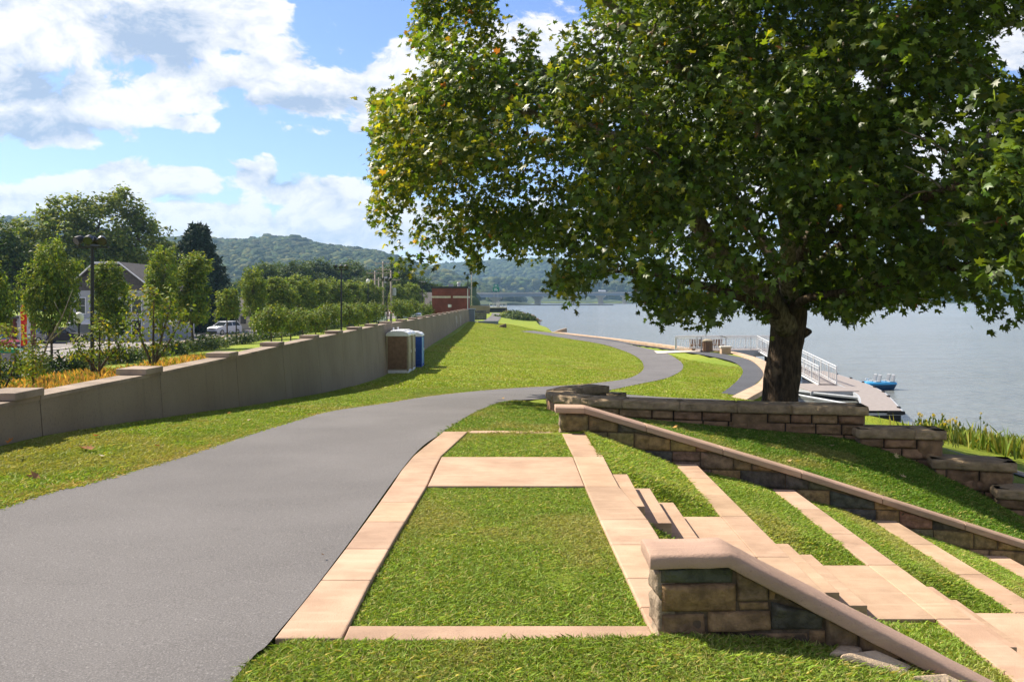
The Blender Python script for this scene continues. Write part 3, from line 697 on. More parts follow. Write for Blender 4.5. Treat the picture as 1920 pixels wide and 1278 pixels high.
# ---------------------------------------------------------------- terraces
def terraces():
    def sl(mb, x0, x1, y0, y1, z, th, c=(1, 1, 1)):
        f = lambda x, y: (SK(x, (y(x) if callable(y) else y)), y(x) if callable(y) else y, z)
        mb.slab([f(x0, y0), f(x1, y0), f(x1, y1), f(x0, y1)], th, c)
    words_ = ["topmost", "second", "third", "fourth", "lowest"]
    for k, (a, b, z) in enumerate(STRIPS):
        root = empty("seat_strip", (SK(a, 10), 10, z), f"{words_[k]} long tan concrete seat strip down the grass terraces", "seat strip", "seat strips of the terraces"); off = -root.location
        for lo, hi in ((lambda x: 4.62, cor0), (cor0, cor1), (cor1, terr_y)):
            n = 1 if (lo is cor0) else (3 if hi is terr_y else 2)
            for i in range(n):
                m = MB()
                f0 = lambda x, i=i, n=n: lo(x) + (hi(x) - lo(x)) * i / n + .004
                f1 = lambda x, i=i, n=n: lo(x) + (hi(x) - lo(x)) * (i + 1) / n - .004
                sl(m, a, b, f0, f1, z, .5, tint(rng0)); o = m.build("slab", M['tan_concrete'], root, bevel=.008); o.location = off
    prev = None
    zs = [s[2] for s in STRIPS]; left = [s[0] for s in STRIPS]; right = [s[1] for s in STRIPS]
    fl = [(.84, [(.80, 1.02, -.15), (1.02, 1.26, -.30), (1.26, 1.51, -.45)], 1.51, zs[0], left[0])]
    for k in range(1, 5):
        w = .23; z0, z1 = zs[k - 1], zs[k]; d = (z1 - z0) / 3
        fl.append((right[k - 1], [(right[k - 1] + .003, right[k - 1] + w, z0 + d), (right[k - 1] + w, right[k - 1] + 2 * w, z0 + 2 * d)], right[k - 1] + 2 * w, z1, left[k]))
    for k, (xs_, tr, xl, z, xr) in enumerate(fl):
        root = empty("step_flight", (SK(xs_, 8.4), 8.4, z), f"{words_[k]} flight of tan concrete steps between the terraces", "steps", "step flights of the terraces"); off = -root.location
        for (a, b, zt) in tr:
            m = MB(); sl(m, a + .002, b - .002, lambda x: cor0(x) + .01, lambda x: cor1(x) - .01, zt, zt - z + .35, tint(rng0)); o = m.build("tread", M['tan_concrete'], root, bevel=.008); o.location = off
        m = MB(); xm = (xl + xr) / 2
        sl(m, xl + .003, xr - .003, lambda x: cor0(x) + .004, lambda x: cor1(x) - .004, z - .003, .3, tint(rng0))
        tag(m.build("paving", M['tan_concrete'], bevel=.006), f"tan concrete landing at the foot of the {words_[k]} flight of terrace steps", "paving", kind='structure')
    # turf panels between the strips
    bounds = [(.85, left[0])] + [(right[k], left[k + 1]) for k in range(4)] + [(right[4], 9.2)]
    zl = [-.17] + [z - .11 for z in zs]; zr = [z - .022 for z in zs] + [-2.9]
    for k, (a, b) in enumerate(bounds):
        for side, (lo, hi) in (("far", (lambda x: cor1(x) + .006, terr_y)), ("near", (lambda x: 4.62, lambda x: cor0(x) - .006))):
            za, zb = (zl[k], zr[k]) if not (k == 0 and side == "near") else (-.64, -.64)
            n = 26; S, Tt = np.meshgrid(np.linspace(0, 1, n), np.linspace(0, 1, n)); S = S.ravel(); Tt = Tt.ravel()
            x = a + .004 + (b - a - .008) * S; y0_ = 0; y = np.array([lo(q) for q in x]) * (1 - Tt) + np.array([hi(q) for q in x]) * Tt
            tt = Tt if side == "far" else 1 - Tt
            bulge = .02 * np.sin(np.pi * S) * np.clip(tt * 6, 0, 1)
            z = za + (zb - za) * S + bulge
            # beside the steps the turf falls with the treads to the landing
            if k < 5:
                tr = fl[k][1]; ex = [fl[k][0] - .3, tr[0][0]] + [(q[0] + q[1]) / 2 for q in tr] + [fl[k][2] + .05, 20]; ez = [za, za] + [q[2] - .05 for q in tr] + [fl[k][3] - .03, fl[k][3] - .03]
                e = np.interp(x, ex, ez); wv = np.clip(tt / .22, 0, 1); wv = wv * wv * (3 - 2 * wv); z = e * (1 - wv) + z * wv
            X_ = x + .023 * y
            if k == 0:      # the topmost panel meets the curved slab edge
                ro = [Q(*q) for q in RO]; xe = np.interp(y, [q[1] for q in ro], [q[0] for q in ro]) - .04; X_ = xe + (X_ - X_.min() * 0 - (a + .023 * y)) / (b - a) * (b + .023 * y - xe)
            V = np.stack([X_, y, z], 1); V[:, 2] += vnoise(V, 2.5, 7) * .014
            ii = (np.arange(n - 1)[:, None] * n + np.arange(n - 1)[None]).ravel()
            o = obj("lawn", mesh_np("lawn", V, np.stack([ii, ii + 1, ii + n + 1, ii + n], 1), smooth=True), M['turf'])
            tag(o, f"{side} turf panel {'above the topmost' if k == 0 else 'below the ' + words_[k - 1]} seat strip of the terraces", "lawn", kind='structure')
            if k < 5: PATCHES.append((V.reshape(n, n, 3), 8500 if side == "far" else (3500 if k < 2 else 7000), .028))
            if side == "near" or True:      # earth below the turf so its edges are closed
                pass
    # dark soil body below panels
terraces()

# ---------------------------------------------------------------- stone cheek walls with sloping caps
SCOL = [(.40, .25, .125), (.34, .215, .115), (.44, .28, .14), (.28, .19, .11), (.37, .235, .125)]
GCOL = [(.115, .12, .085), (.135, .125, .095)]
def near_wall():
    root = empty("terrace_wall", (.73, 4.3, 0), "low stone terrace wall with thick sloping cap beside the front lawn", "wall", "terrace walls"); off = -root.location
    yf = 4.285; sc = 1 / 2.667
    def pt(cx, cy): return P(1200 + cx * sc, 960 + cy * sc, yf)
    capb = [(-100, 268), (428, 263), (1000, 560), (1400, 768), (1700, 925), (2400, 1290)]
    def cb(x): return float(np.interp(x, [p[0] for p in capb], [p[1] for p in capb]))
    st = [(105, 465, 272, 346, 1, 0), (112, 476, 354, 497, 0, 0), (112, 326, 507, 690, 0, 1), (336, 650, 492, 592, 0, 2), (484, 640, 290, 440, 0, 3), (646, 752, 290, 438, 0, 1), (500, 642, 446, 484, 0, 2),
          (657, 912, 446, 580, 1, 1), (336, 836, 602, 690, 0, 4), (846, 926, 588, 690, 0, 0), (934, 1090, 470, 690, 0, 3), (760, 925, 330, 438, 0, 2), (1098, 1300, 560, 720, 0, 1), (1308, 1500, 690, 830, 0, 4), (1500, 1800, 780, 1000, 0, 0), (1810, 2300, 900, 1300, 0, 2)]
    mb = MB(); sn = 0
    for (x0, x1, y0, y1, g, ci) in st:
        sn += 1
        t0, t1 = max(y0, cb(x0) - 6), max(y0, cb(x1) - 6)
        if y1 - max(t0, t1) < 12 and y1 - min(t0, t1) < 25: continue
        c = (GCOL if g else SCOL)[ci]; jr = np.random.default_rng(sn); jj = jr.uniform(-5, 5, 8)
        b = max(y1, t0 + 8, t1 + 8)
        stone(mb, pt(x0 + jj[0], b + jj[1]), pt(x1 + jj[2], b + jj[3]), pt(x1 + jj[4], t1 + abs(jj[5])), pt(x0 + jj[6], t0 + abs(jj[7])), (0, -1, 0), .1, .026, c, 22, 14, .016, sn, 6)
    # left end stones face the path
    zt = P(0, 960 + 268 * sc, yf)[2]
    for i, (za, zb, g) in enumerate(((-.2, .02, 0), (.028, .195, 0), (.20, .335, 0), (.342, zt, 1))):
        xl = .738
        stone(mb, (xl, yf + .20, za), (xl, yf + .004, za), (xl, yf + .004, zb), (xl, yf + .20, zb), (-1, 0, 0), .08, .014, (.40, .31, .22) if not g else GCOL[0], 9, 8, .02, 40 + i, 8)
    o = mb.build("stone_face", M['fine_stone'], root, smooth=True); o.location = off
    core = MB(); xs_ = [.76] + [P(1200 + p[0] * sc, 0, yf)[0] for p in capb[1:]]; zs_ = [zt] + [P(0, 960 + p[1] * sc, yf)[2] for p in capb[1:]]
    zs_ = [z - .012 for z in zs_]
    n = len(xs_); fr = [(x, yf + .006, z) for x, z in zip(xs_, zs_)] + [(xs_[-1], yf + .006, -3), (xs_[0], yf + .006, -3)]
    bk = [(p[0], yf + .20, p[2]) for p in fr]
    core.hexa(bk, fr); o = core.build("mortar_core", M['pale_mortar'], root); o.location = off
    # cap: rounded section swept along the top line
    line = [(.685, zt), (1.075, zt + .004), (P(1200 + 1000 * sc, 0, yf)[0], zs_[2] + .012), (P(1200 + 1700 * sc, 0, yf)[0], zs_[4] + .012), (xs_[-1], zs_[-1] + .012)]
    sec = [(-.05, 0), (-.05, .045), (-.042, .062), (-.025, .072), (.13, .078), (.235, .072), (.252, .058), (.255, .0)]     # y offset, height
    mbc = MB(); segs = []
    d = [Vector((line[i + 1][0] - line[i][0], 0, line[i + 1][1] - line[i][1])).normalized() for i in range(len(line) - 1)]
    rows = []
    for i, (x, z) in enumerate(line):
        a = d[max(i - 1, 0)]; b = d[min(i, len(d) - 1)]; t = (a + b).normalized(); up = Vector((-t.z, 0, t.x)); k = 1 / max(.5, up.dot(Vector((-b.z, 0, b.x))))
        rows.append([Vector((x, yf + yy, z)) + up * (hh * k) for yy, hh in sec])
    # round the bend by inserting rows near it
    vs, fs = [], []; out_rows = []
    for i in range(len(rows) - 1):
        m_ = 8 if i == 0 else 14
        for j in range(m_): out_rows.append([a.lerp(b, j / m_) for a, b in zip(rows[i], rows[i + 1])])
    out_rows.append(rows[-1])
    out_rows = [[p + Vector((0, 0, 0)) for p in r] for r in out_rows]
    ns = len(sec)
    allp = np.array([tuple(p) for r in out_rows for p in r]); w = vnoise(allp, 12, 3) * .0025 + vnoise(allp, 4, 5) * .003; allp[:, 2] += w; allp[:, 1] += w
    for i in range(len(out_rows) - 1):
        for k in range(ns): fs.append((i * ns + k, i * ns + (k + 1) % ns, (i + 1) * ns + (k + 1) % ns, (i + 1) * ns + k))
    fs += [tuple(range(ns))[::-1], tuple((len(out_rows) - 1) * ns + k for k in range(ns))]
    mbc.add([tuple(p) for p in allp], fs); o = mbc.build("cap", M['tan_cap'], root, smooth=False, bevel=.006); o.location = off
    o.data.polygons.foreach_set('use_smooth', np.ones(len(o.data.polygons), dtype=bool))
    # pale flat rocks at its foot
    for i, (px, d0, h) in enumerate((([(1552, 1222), (1572, 1206), (1618, 1210), (1600, 1226)], 4.12, .05), ([(1572, 1222), (1640, 1214), (1712, 1246), (1700, 1268)], 4.08, .06), ([(1706, 1262), (1770, 1258), (1830, 1286), (1780, 1300)], 4.05, .06))):
        m = MB(); pts = [P(u, v, d0 + (.17 if j in (1, 2) else 0)) for j, (u, v) in enumerate(px)]
        m.slab(pts if (Vector(pts[1]) - Vector(pts[0])).cross(Vector(pts[3]) - Vector(pts[0])).z > 0 else pts[::-1], h + .12, (.66, .50, .34))
        tag(m.build("flat_rock", M['rock'], bevel=.02, seg=3), ["small pale chip of rock at the foot of the front terrace wall", "long pale flat rock at the foot of the front terrace wall", "pale flat rock under the low end of the front terrace wall"][i], "rock", "flat rocks under the front terrace wall")
near_wall()

def far_wall():
    root = empty("terrace_wall", (.73, 12.3, -.2), "long stone terrace wall with sloping tan cap between lawn and terraces", "wall", "terrace walls"); off = -root.location
    def W(x, o=0): return Vector((x, far_y(x) + .08 + o, 0))
    top = [(.655, .075), (1.04, .075), (2.4, -.31), (4.0, -.765), (6.86, -1.63), (9.2, -2.35)]
    def zt(x): return float(np.interp(x, [p[0] for p in top], [p[1] for p in top]))
    rn = random.Random(11); mb = MB(); sn = 100
    terr_floor = lambda x: float(np.interp(x, [.6, 1.03, 2.0, 2.3, 3.3, 3.6, 4.65, 4.95, 6.05, 6.34, 9], [-.3, -.35, -.75, -.85, -1.05, -1.15, -1.45, -1.55, -1.85, -2.0, -3.0]))
    nrm = Vector((-.14, -1, 0)).normalized()
    # irregular courses that follow random heights
    x = .70; 
    rows = [(.05 - .245 * k) for k in range(0, 14)]
    for ri, zr in enumerate(rows):
        x = .70 + (rn.uniform(0, .2) if ri % 2 else 0)
        if ri % 2: 
            stone(mb, W(.70) + Vector((0, 0, zr - .235)), W(x) + Vector((0, 0, zr - .235)), W(x) + Vector((0, 0, zr - .005)), W(.70) + Vector((0, 0, zr - .005)), nrm, .1, .014, rn.choice(SCOL), 6, 5, .02, sn) if x > .75 and zt(.75) > zr - .2 else None
        while x < 9.0:
            w = rn.uniform(.22, .62); x1 = min(x + w, 9.1); z0, z1 = zr - .238, zr - .006
            hi0, hi1 = min(z1, zt(x) - .004), min(z1, zt(x1) - .004)
            if max(hi0, hi1) - z0 > .03 and z1 > terr_floor(x) - .25:
                col = rn.choice(GCOL) if rn.random() < .22 else rn.choice(SCOL); col = tuple(c * rn.uniform(.85, 1.2) for c in col)
                parts = [(z0, hi0, hi1)]
                if rn.random() < .3 and hi1 - z0 > .2 and hi0 - z0 > .2: mid = z0 + rn.uniform(.09, .14); parts = [(z0, mid - .006, mid - .006), (mid + .004, hi0, hi1)]
                for (q0, q1, q2) in parts:
                    sn += 1; q1 = max(q1, q0 + .012); q2 = max(q2, q0 + .012)
                    stone(mb, W(x + .006) + Vector((0, 0, q0)), W(x1 - .006) + Vector((0, 0, q0)), W(x1 - .006) + Vector((0, 0, q2)), W(x + .006) + Vector((0, 0, q1)), nrm, .1, .022, col, 11, 7, .016, sn, 7)
            x = x1
    for i, (za, zb) in enumerate(((-.4, -.16), (-.155, .07))):
        stone(mb, W(.695, .2) + Vector((0, 0, za)), W(.695, .0) + Vector((0, 0, za)), W(.695, .0) + Vector((0, 0, zb)), W(.695, .2) + Vector((0, 0, zb)), (-1, 0, 0), .08, .01, (.42, .32, .22), 7, 6, .02, 70 + i)
    o = mb.build("stone_face", M['fine_stone'], root, smooth=True); o.location = off
    core = MB(); fr = [(x, far_y(x) + .088, z - .012) for x, z in top]; fr[0] = (.71, fr[0][1], fr[0][2])
    fr = fr + [(9.2, far_y(9.2) + .09, -3.6), (.71, far_y(.71) + .09, -1.2)]; bk = [(p[0], p[1] + .2, p[2]) for p in fr]
    core.hexa(bk, fr); o = core.build("mortar_core", M['pale_mortar'], root); o.location = off
    # cap stones, each a length of its own
    cuts = [.62, 1.04, 1.9, 2.95, 4.0, 5.05, 6.1, 7.15, 8.2, 9.2]
    for a, b in zip(cuts[:-1], cuts[1:]):
        m = MB(); P0, P1 = [], []
        for x, lst in ((a + (.0 if a == 1.04 else .003), P0), (b - (.0 if b == 1.04 else .003), P1)):
            z = zt(x) 
            for yy, hh in ((-.06, 0), (-.06, .075), (-.03, .095), (.24, .095), (.26, .08), (.26, 0)): lst.append(tuple(W(x, yy) + Vector((0, 0, z + hh))))
        m.hexa(P1, P0, tint(rn, .08)); o = m.build("cap", M['tan_cap'], root, bevel=.01); o.location = off
far_wall()

# ---------------------------------------------------------------- rough block seat walls
def block_wall(line, ztop, zbot_fn, label, seed, thick=.5, capH=.165, end_l=True, end_r=True):
    """line: plan points from one end to the other; the visible face looks to the right-hand side of the walking direction"""
    rn = random.Random(seed); pts = catmull(line, 60) if len(line) > 2 else np.linspace(line[0], line[1], 20)
    seg = np.linalg.norm(np.diff(pts, axis=0), axis=1); L = np.concatenate([[0], np.cumsum(seg)]); tot = L[-1]
    def at(s): return Vector((np.interp(s, L, pts[:, 0]), np.interp(s, L, pts[:, 1]), 0))
    def nr(s):
        t = at(min(s + .1, tot)) - at(max(s - .1, 0)); t.normalize(); return Vector((t.y, -t.x, 0))
    root = empty("block_wall", tuple(at(tot / 2)) [:2] + (ztop - .8,), label, "seat wall", "stepped stone block walls"); off = -root.location
    up = lambda v, z: Vector((v.x, v.y, z))
    caps, body, core = MB(), MB(), MB(); sn = seed * 50
    s = -.05
    while s < tot + .03:
        w = rn.uniform(.75, 1.1); s1 = min(s + w, tot + .05)
        if tot + .05 - s1 < .5: s1 = tot + .05
        k = rn.uniform(.85, 1.15); c = (.42 * k, .31 * k, .19 * k); sn += 1
        a0, a1 = s + .004, s1 - .004
        def q(sv, o, z): return up(at(min(max(sv, 0), tot)) + nr(min(max(sv, 0), tot)) * o + (at(.1) - at(0)).normalized() * min(sv, 0) + (at(tot) - at(tot - .1)).normalized() * max(sv - tot, 0), z)
        # front, back, ends and top as rough faces
        nn = nr(min(max((a0 + a1) / 2, 0), tot)); sub = 3
        cuts = np.linspace(a0, a1, 2)
        for u0, u1 in zip(cuts[:-1], cuts[1:]):
            stone(caps, q(u0, .05, ztop - capH), q(u1, .05, ztop - capH), q(u1, .05, ztop), q(u0, .05, ztop), nn, thick / 2, .045, c, 16, 8, .035, sn, 7)
            stone(caps, q(u1, -thick - .05, ztop - capH), q(u0, -thick - .05, ztop - capH), q(u0, -thick - .05, ztop), q(u1, -thick - .05, ztop), -nn, thick / 2, .03, c, 9, 5, .035, sn + 1, 5)
            stone(caps, q(u0, .055, ztop - .02), q(u1, .055, ztop - .02), q(u1, -thick - .055, ztop - .02), q(u0, -thick - .055, ztop - .02), (0, 0, 1), .08, .012, tuple(x * 1.1 for x in c), 12, 6, .03, sn + 2, 6)
        for e, sv, s2 in ((end_l and s < 0, a0, -1), (end_r and s1 > tot, a1, 1)):
            if e:
                t = (nr(min(max(sv, 0), tot))); t = Vector((-t.y, t.x, 0)) * s2
                e0, e1 = (q(sv, .05, 0), q(sv, -thick - .05, 0)) if s2 > 0 else (q(sv, -thick - .05, 0), q(sv, .05, 0))
                stone(caps, up(e0, ztop - capH), up(e1, ztop - capH), up(e1, ztop), up(e0, ztop), t, .2, .03, c, 8, 5, .035, sn + 3, 5)
        s = s1
    # courses
    z1 = ztop - capH - .004; row = 0
    while z1 > min(zbot_fn(0), zbot_fn(tot)) - .1 and row < 6:
        hrow = .17 if row == 0 else .19; s = -rn.uniform(0, .3)
        while s < tot:
            w = rn.uniform(.36, .66); s0, s1 = max(s, 0), min(s + w, tot)
            if tot - s1 < .18: s1 = tot
            if s1 - s0 > .06 and z1 > zbot_fn((s0 + s1) / 2) - .05:
                k = rn.uniform(.75, 1.2); c = (.34 * k, .21 * k * rn.uniform(.95, 1.05), .115 * k)
                zz = [(z1 - hrow + .012, z1 - .006)]
                if row == 0 and rn.random() < .45: zz = [(z1 - .36 + .012, z1 - .008)]
                for za, zb in zz:
                    sn += 1; o1, o2 = at(s0 + .008) + nr(s0), at(s1 - .008) + nr(s1); nn = nr((s0 + s1) / 2)
                    A, B = at(s0 + .014) + nr(s0) * (.012 if zz[0][1] - zz[0][0] > .25 else 0), at(s1 - .014) + nr(s1) * (.012 if zz[0][1] - zz[0][0] > .25 else 0)
                    stone(body, up(A, za), up(B, za), up(B, zb), up(A, zb), nn, .2, .05, c, 10, 7, .028, sn, 7)
            s = s1 if s1 > s else s + w
        for e, sv, s2 in ((end_l, 0, -1), (end_r, tot, 1)):
            if e:
                t = nr(sv); t = Vector((-t.y, t.x, 0)) * s2; A, B = at(sv) - nr(sv) * .02, at(sv) - nr(sv) * thick
                if s2 < 0: A, B = B, A
                k = rn.uniform(.85, 1.15); stone(body, up(A, z1 - hrow + .012), up(B, z1 - hrow + .012), up(B, z1 - .006), up(A, z1 - .006), t, .2, .028, (.27 * k, .20 * k, .14 * k), 8, 6, .028, sn + 7, 6)
        z1 -= hrow; row += 1
    ss = np.linspace(.03, tot - .03, 24)
    for a, b in zip(ss[:-1], ss[1:]):
        core.slab([tuple(up(at(a) - nr(a) * (thick - .02), ztop - .06)), tuple(up(at(a) - nr(a) * .03, ztop - .06)), tuple(up(at(b) - nr(b) * .03, ztop - .06)), tuple(up(at(b) - nr(b) * (thick - .02), ztop - .06))], 1.8)
    for nm, b, mm, sm in (("cap_course", caps, 'stone', True), ("block_course", body, 'stone', True), ("mortar_core", core, 'mortar', False)):
        o = b.build(nm, M[mm], root, smooth=sm); o.location = off
def gz(s_off): return lambda s: s_off
A0 = [P(1108, 0, 19.6)[:2], P(1042, 0, 18.9)[:2], P(1029, 0, 17.9)[:2], P(1062, 0, 17.1)[:2], P(1160, 0, 16.55)[:2], P(1300, 0, 16.1)[:2], P(1460, 0, 15.75)[:2], P(1622, 0, 15.5)[:2]]
block_wall(A0, -.235, lambda s: -1.15, "long curved seat wall of rough stone blocks under the big tree", 3, end_l=True)
block_wall([P(1612, 0, 15.25)[:2], P(1768, 0, 15.05)[:2]], -.60, lambda s: -1.75, "first short stepped block wall below the long curved seat wall", 5)
block_wall([P(1752, 0, 14.8)[:2], P(1900, 0, 14.45)[:2]], -1.05, lambda s: -2.2, "second short stepped block wall with pale sunlit cap", 7)
block_wall([P(1872, 0, 14.15)[:2], P(2010, 0, 13.8)[:2]], -1.42, lambda s: -2.7, "lowest stepped block wall at the foot of the shaded lawn", 9)
# a second short wall end showing behind the curved wall
block_wall([P(1108, 0, 21.3)[:2], P(1160, 0, 21.0)[:2]], -.62, lambda s: -1.1, "short end of another block wall behind the curved seat wall", 12, thick=.45)
# ---------------------------------------------------------------- foliage helpers
LEAF5 = np.array([(0, 0), (.5, .26), (.20, .42), (.40, .80), (.13, .66), (0, 1.02), (-.13, .66), (-.40, .80), (-.20, .42), (-.5, .26)])
def frames(n, rng, up=.35, out=None):
    """random leaf frames: u across, v along, n normal"""
    nn = rng.normal(size=(n, 3)); nn[:, 2] = np.abs(nn[:, 2]) + up
    if out is not None: nn += out * .6
    nn /= np.linalg.norm(nn, axis=1)[:, None]
    t = rng.normal(size=(n, 3)); t[:, 2] -= .5
    if out is not None: t += out * .5
    v = t - (t * nn).sum(1)[:, None] * nn; v /= np.maximum(np.linalg.norm(v, axis=1), 1e-6)[:, None]
    u = np.cross(v, nn); return u, v, nn
def star_leaves(c, size, cols, rng, out=None):
    n = len(c); u, v, nn = frames(n, rng, .5, out)
    fold = rng.uniform(-.25, .45, n); k = len(LEAF5)
    L = LEAF5
    pts = [c + (v * .42) * size[:, None]]
    for (a, b) in L:
        pts.append(c + (u * a + v * b + nn * (-(abs(a) * fold) - .12 * b * b)[:, None]) * size[:, None])
    V = np.stack(pts, 1).reshape(-1, 3); base = (np.arange(n) * (k + 1))[:, None]
    tri = np.concatenate([np.stack([base[:, 0] * 0 + base[:, 0], base[:, 0] + 1 + i, base[:, 0] + 1 + (i + 1) % k], 1) for i in range(k)])
    return V, tri, np.repeat(cols, k + 1, axis=0)
def kite_leaves(c, size, cols, rng, asp=.55, out=None, up=.35):
    n = len(c); u, v, nn = frames(n, rng, up, out); s = size[:, None]
    V = np.stack([c, c + (u * asp * .5 + v * .45) * s, c + (v - nn * .15) * s, c + (-u * asp * .5 + v * .45) * s], 1).reshape(-1, 3)
    b = np.arange(n)[:, None] * 4; F = np.hstack([b, b + 1, b + 2, b + 3])
    return V, F, np.repeat(cols, 4, axis=0)
def colset(n, rng, base, var=.25, alt=None, pa=0.0):
    c = np.array(base)[None] * np.exp(rng.normal(0, var, n))[:, None]
    c[:, 0] *= np.exp(rng.normal(0, var * .35, n))
    if alt is not None:
        m = rng.random(n) < pa; c[m] = np.array(alt) * np.exp(rng.normal(0, .2, m.sum()))[:, None]
    return np.clip(c, 0, .9)
def bark_tube(mb, pts, rad, n=10, col=(.16, .125, .09), wob=.0, seed=0):
    st = len(mb.v); mb.tube(pts, rad, n, col)
    if wob:
        a = np.array(mb.v[st:]); w = np.stack([vnoise(a, 2.2, seed), vnoise(a, 2.2, seed + 1), vnoise(a, .8, seed + 2) * .3], 1) * wob + np.stack([vnoise(a, 7, seed + 4), vnoise(a, 7, seed + 5), 0 * a[:, 0]], 1) * wob * .4
        mb.v[st:] = [tuple(p) for p in a + w]

# ---------------------------------------------------------------- the big sycamore
def sycamore():
    rng = np.random.default_rng(21)
    cx, cy = P(1470, 0, 20)[0], 20.0
    zb = float(H([cx], [cy])[0]) - .15
    LIMB_PTS = [[P(1395, 520, 19), P(1300, 400, 19.1), P(1240, 330, 19.3), P(1150, 260, 19.8), P(1040, 220, 20.5)], [P(1476, 500, 18.8), P(1440, 320, 17.6), P(1400, 160, 17.2), P(1360, 0, 17)], [P(1500, 400, 20), P(1530, 260, 20), P(1590, 90, 20), P(1600, -100, 20.5)], [P(1550, 450, 20), P(1640, 400, 20), P(1750, 360, 20), P(1900, 300, 20.5), P(2000, 270, 20.5)], [P(1540, 490, 18.5), P(1640, 420, 16.5), P(1760, 360, 14.5), P(1900, 330, 13), P(1980, 325, 12.6)], [P(1540, 400, 18), P(1620, 250, 16.5), P(1700, 60, 15), P(1720, -60, 14.5)], [P(1580, 545, 17.4), P(1700, 520, 15.6), P(1850, 500, 14), P(1960, 510, 13.2)], [P(1460, 360, 19.5), P(1340, 200, 19), P(1200, 60, 18.5), P(1100, -30, 18.2)]]
    root = empty("sycamore_tree", (cx, cy, zb), "huge sycamore tree with dark trunk and spreading yellow green crown by the river", "tree"); off = -root.location
    outline = [(905, -60), (930, 8), (952, 45), (985, 40), (1000, 58), (1050, 66), (1085, 20), (1100, -80), (1250, -800), (2100, -900), (2700, -400), (2700, 720), (2050, 700), (1932, 668), (1890, 652), (1848, 622), (1828, 560), (1700, 568), (1640, 580), (1625, 622), (1560, 600), (1520, 575), (1480, 560), (1430, 610), (1395, 588), (1350, 592), (1316, 648), (1290, 640), (1268, 598), (1240, 612), (1200, 590), (1188, 515), (1150, 505), (1110, 540), (1078, 556), (1030, 548), (1018, 520), (1058, 470), (1040, 482), (990, 500), (915, 470), (893, 520), (878, 505), (862, 478), (800, 512), (765, 512), (742, 498), (728, 470), (724, 440), (700, 410), (690, 385), (706, 352), (690, 312), (702, 290), (696, 235), (686, 186), (740, 165), (790, 142), (818, 118), (775, 92), (768, 60), (782, 20), (770, -30), (790, -200), (850, -260), (900, -200)]
    E = np.array([cx - .2, 21.6, 8.2]); Rr = np.array([12.8, 8.2, 11.0])
    n = 300000
    p = rng.normal(size=(n, 3)); p /= np.linalg.norm(p, axis=1)[:, None]; rr = rng.random(n) ** .40; p = p * rr[:, None] * Rr + E
    u = U0 + F * p[:, 0] / p[:, 1]; v = V0 - F * (p[:, 2] - EYE) / p[:, 1]
    hang = p[:, 2] - (1.2 + .006 * (np.hypot(p[:, 0] - cx, p[:, 1] - cy)) ** 2)
    front = np.maximum(17.5 - .64 * p[:, 0] + .7 * vnoise(p, .6, 9), 10.8)
    ok = inpoly(u, v, outline) & (p[:, 1] > front) & (hang > 0)
    # clumps and gaps
    g = vnoise(p, .40, 3) * .65 + vnoise(p, .62, 5) * 1.1
    ok &= g > .06 + .22 * (rr < .6)
    # the gaps of sky low in the right half
    gap = np.minimum.reduce([np.hypot((u - a) / ra, (v - b) / rb) for a, b, ra, rb in ((1905, 90, 50, 60), (1420, 240, 16, 20), (1612, 150, 14, 30), (1752, 325, 22, 16), (1025, 95, 26, 30), (1000, 240, 36, 10), (1905, 505, 22, 34), (1010, 470, 30, 14), (1320, 420, 26, 26), (960, 75, 16, 50), (1300, 230, 20, 16), (1780, 240, 30, 14), (1840, 65, 20, 14), (930, 215, 26, 12))])
    ok &= gap > 1.0
    ok &= ((v > -70) & (u < 1990)) | (rng.random(n) < .4)
    p = p[ok]; rr = rr[ok]
    cl = p[:10500]
    rcl = rr[:len(cl)]
    LC = []
    for pts in LIMB_PTS:
        cm = catmull(pts, 40)[8:]; q = np.repeat(cm, 5, axis=0); q = q + np.array([0, -.75, .1]) + rng.normal(size=q.shape) * np.array([.45, .3, .45]); LC.append(q)
    LC = np.vstack(LC); hu = U0 + F * LC[:, 0] / LC[:, 1]; hv = V0 - F * (LC[:, 2] - EYE) / LC[:, 1]; LC = LC[inpoly(hu, hv, outline) & (hv < 545) & (rng.random(len(LC)) < np.where(hu > 1250, .6, .2))]
    cl = np.vstack([cl, LC]); rcl = np.concatenate([rcl, np.full(len(LC), .7)])
    # in each cluster a spray of leaves
    per = 15; c = np.repeat(cl, per, axis=0); m = len(c)
    dirs = rng.normal(size=(m, 3)); dirs /= np.linalg.norm(dirs, axis=1)[:, None]
    c = c + dirs * (rng.random(m) ** .5 * .38)[:, None]
    uu = U0 + F * c[:, 0] / c[:, 1]; vv = V0 - F * (c[:, 2] - EYE) / c[:, 1]
    gap = np.minimum.reduce([np.hypot((uu - a) / ra, (vv - b) / rb) for a, b, ra, rb in ((1420, 240, 13, 16), (1612, 150, 11, 24), (1752, 325, 18, 13), (1025, 95, 20, 24), (1000, 240, 30, 8), (1320, 420, 20, 20))])
    k = (gap > 1) & (inpoly(uu, vv, outline) | (rng.random(m) < .25)); c = c[k]; m = len(c)
    out = (c - E) / Rr; out /= np.maximum(np.linalg.norm(out, axis=1), 1e-3)[:, None]
    outer = np.repeat(rcl, per)[k]
    cols = colset(m, rng, (.088, .138, .016), .36)
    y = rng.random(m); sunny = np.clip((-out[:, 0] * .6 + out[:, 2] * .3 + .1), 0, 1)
    # sunlight painted as yellow green leaves on the sunward side; some turning leaves
    sunlit_tip = (outer > .72) & (sunny > .12) & (y < .02 + .60 * sunny); cols[sunlit_tip] = np.array((.26, .27, .026)) * np.exp(rng.normal(0, .2, sunlit_tip.sum()))[:, None]
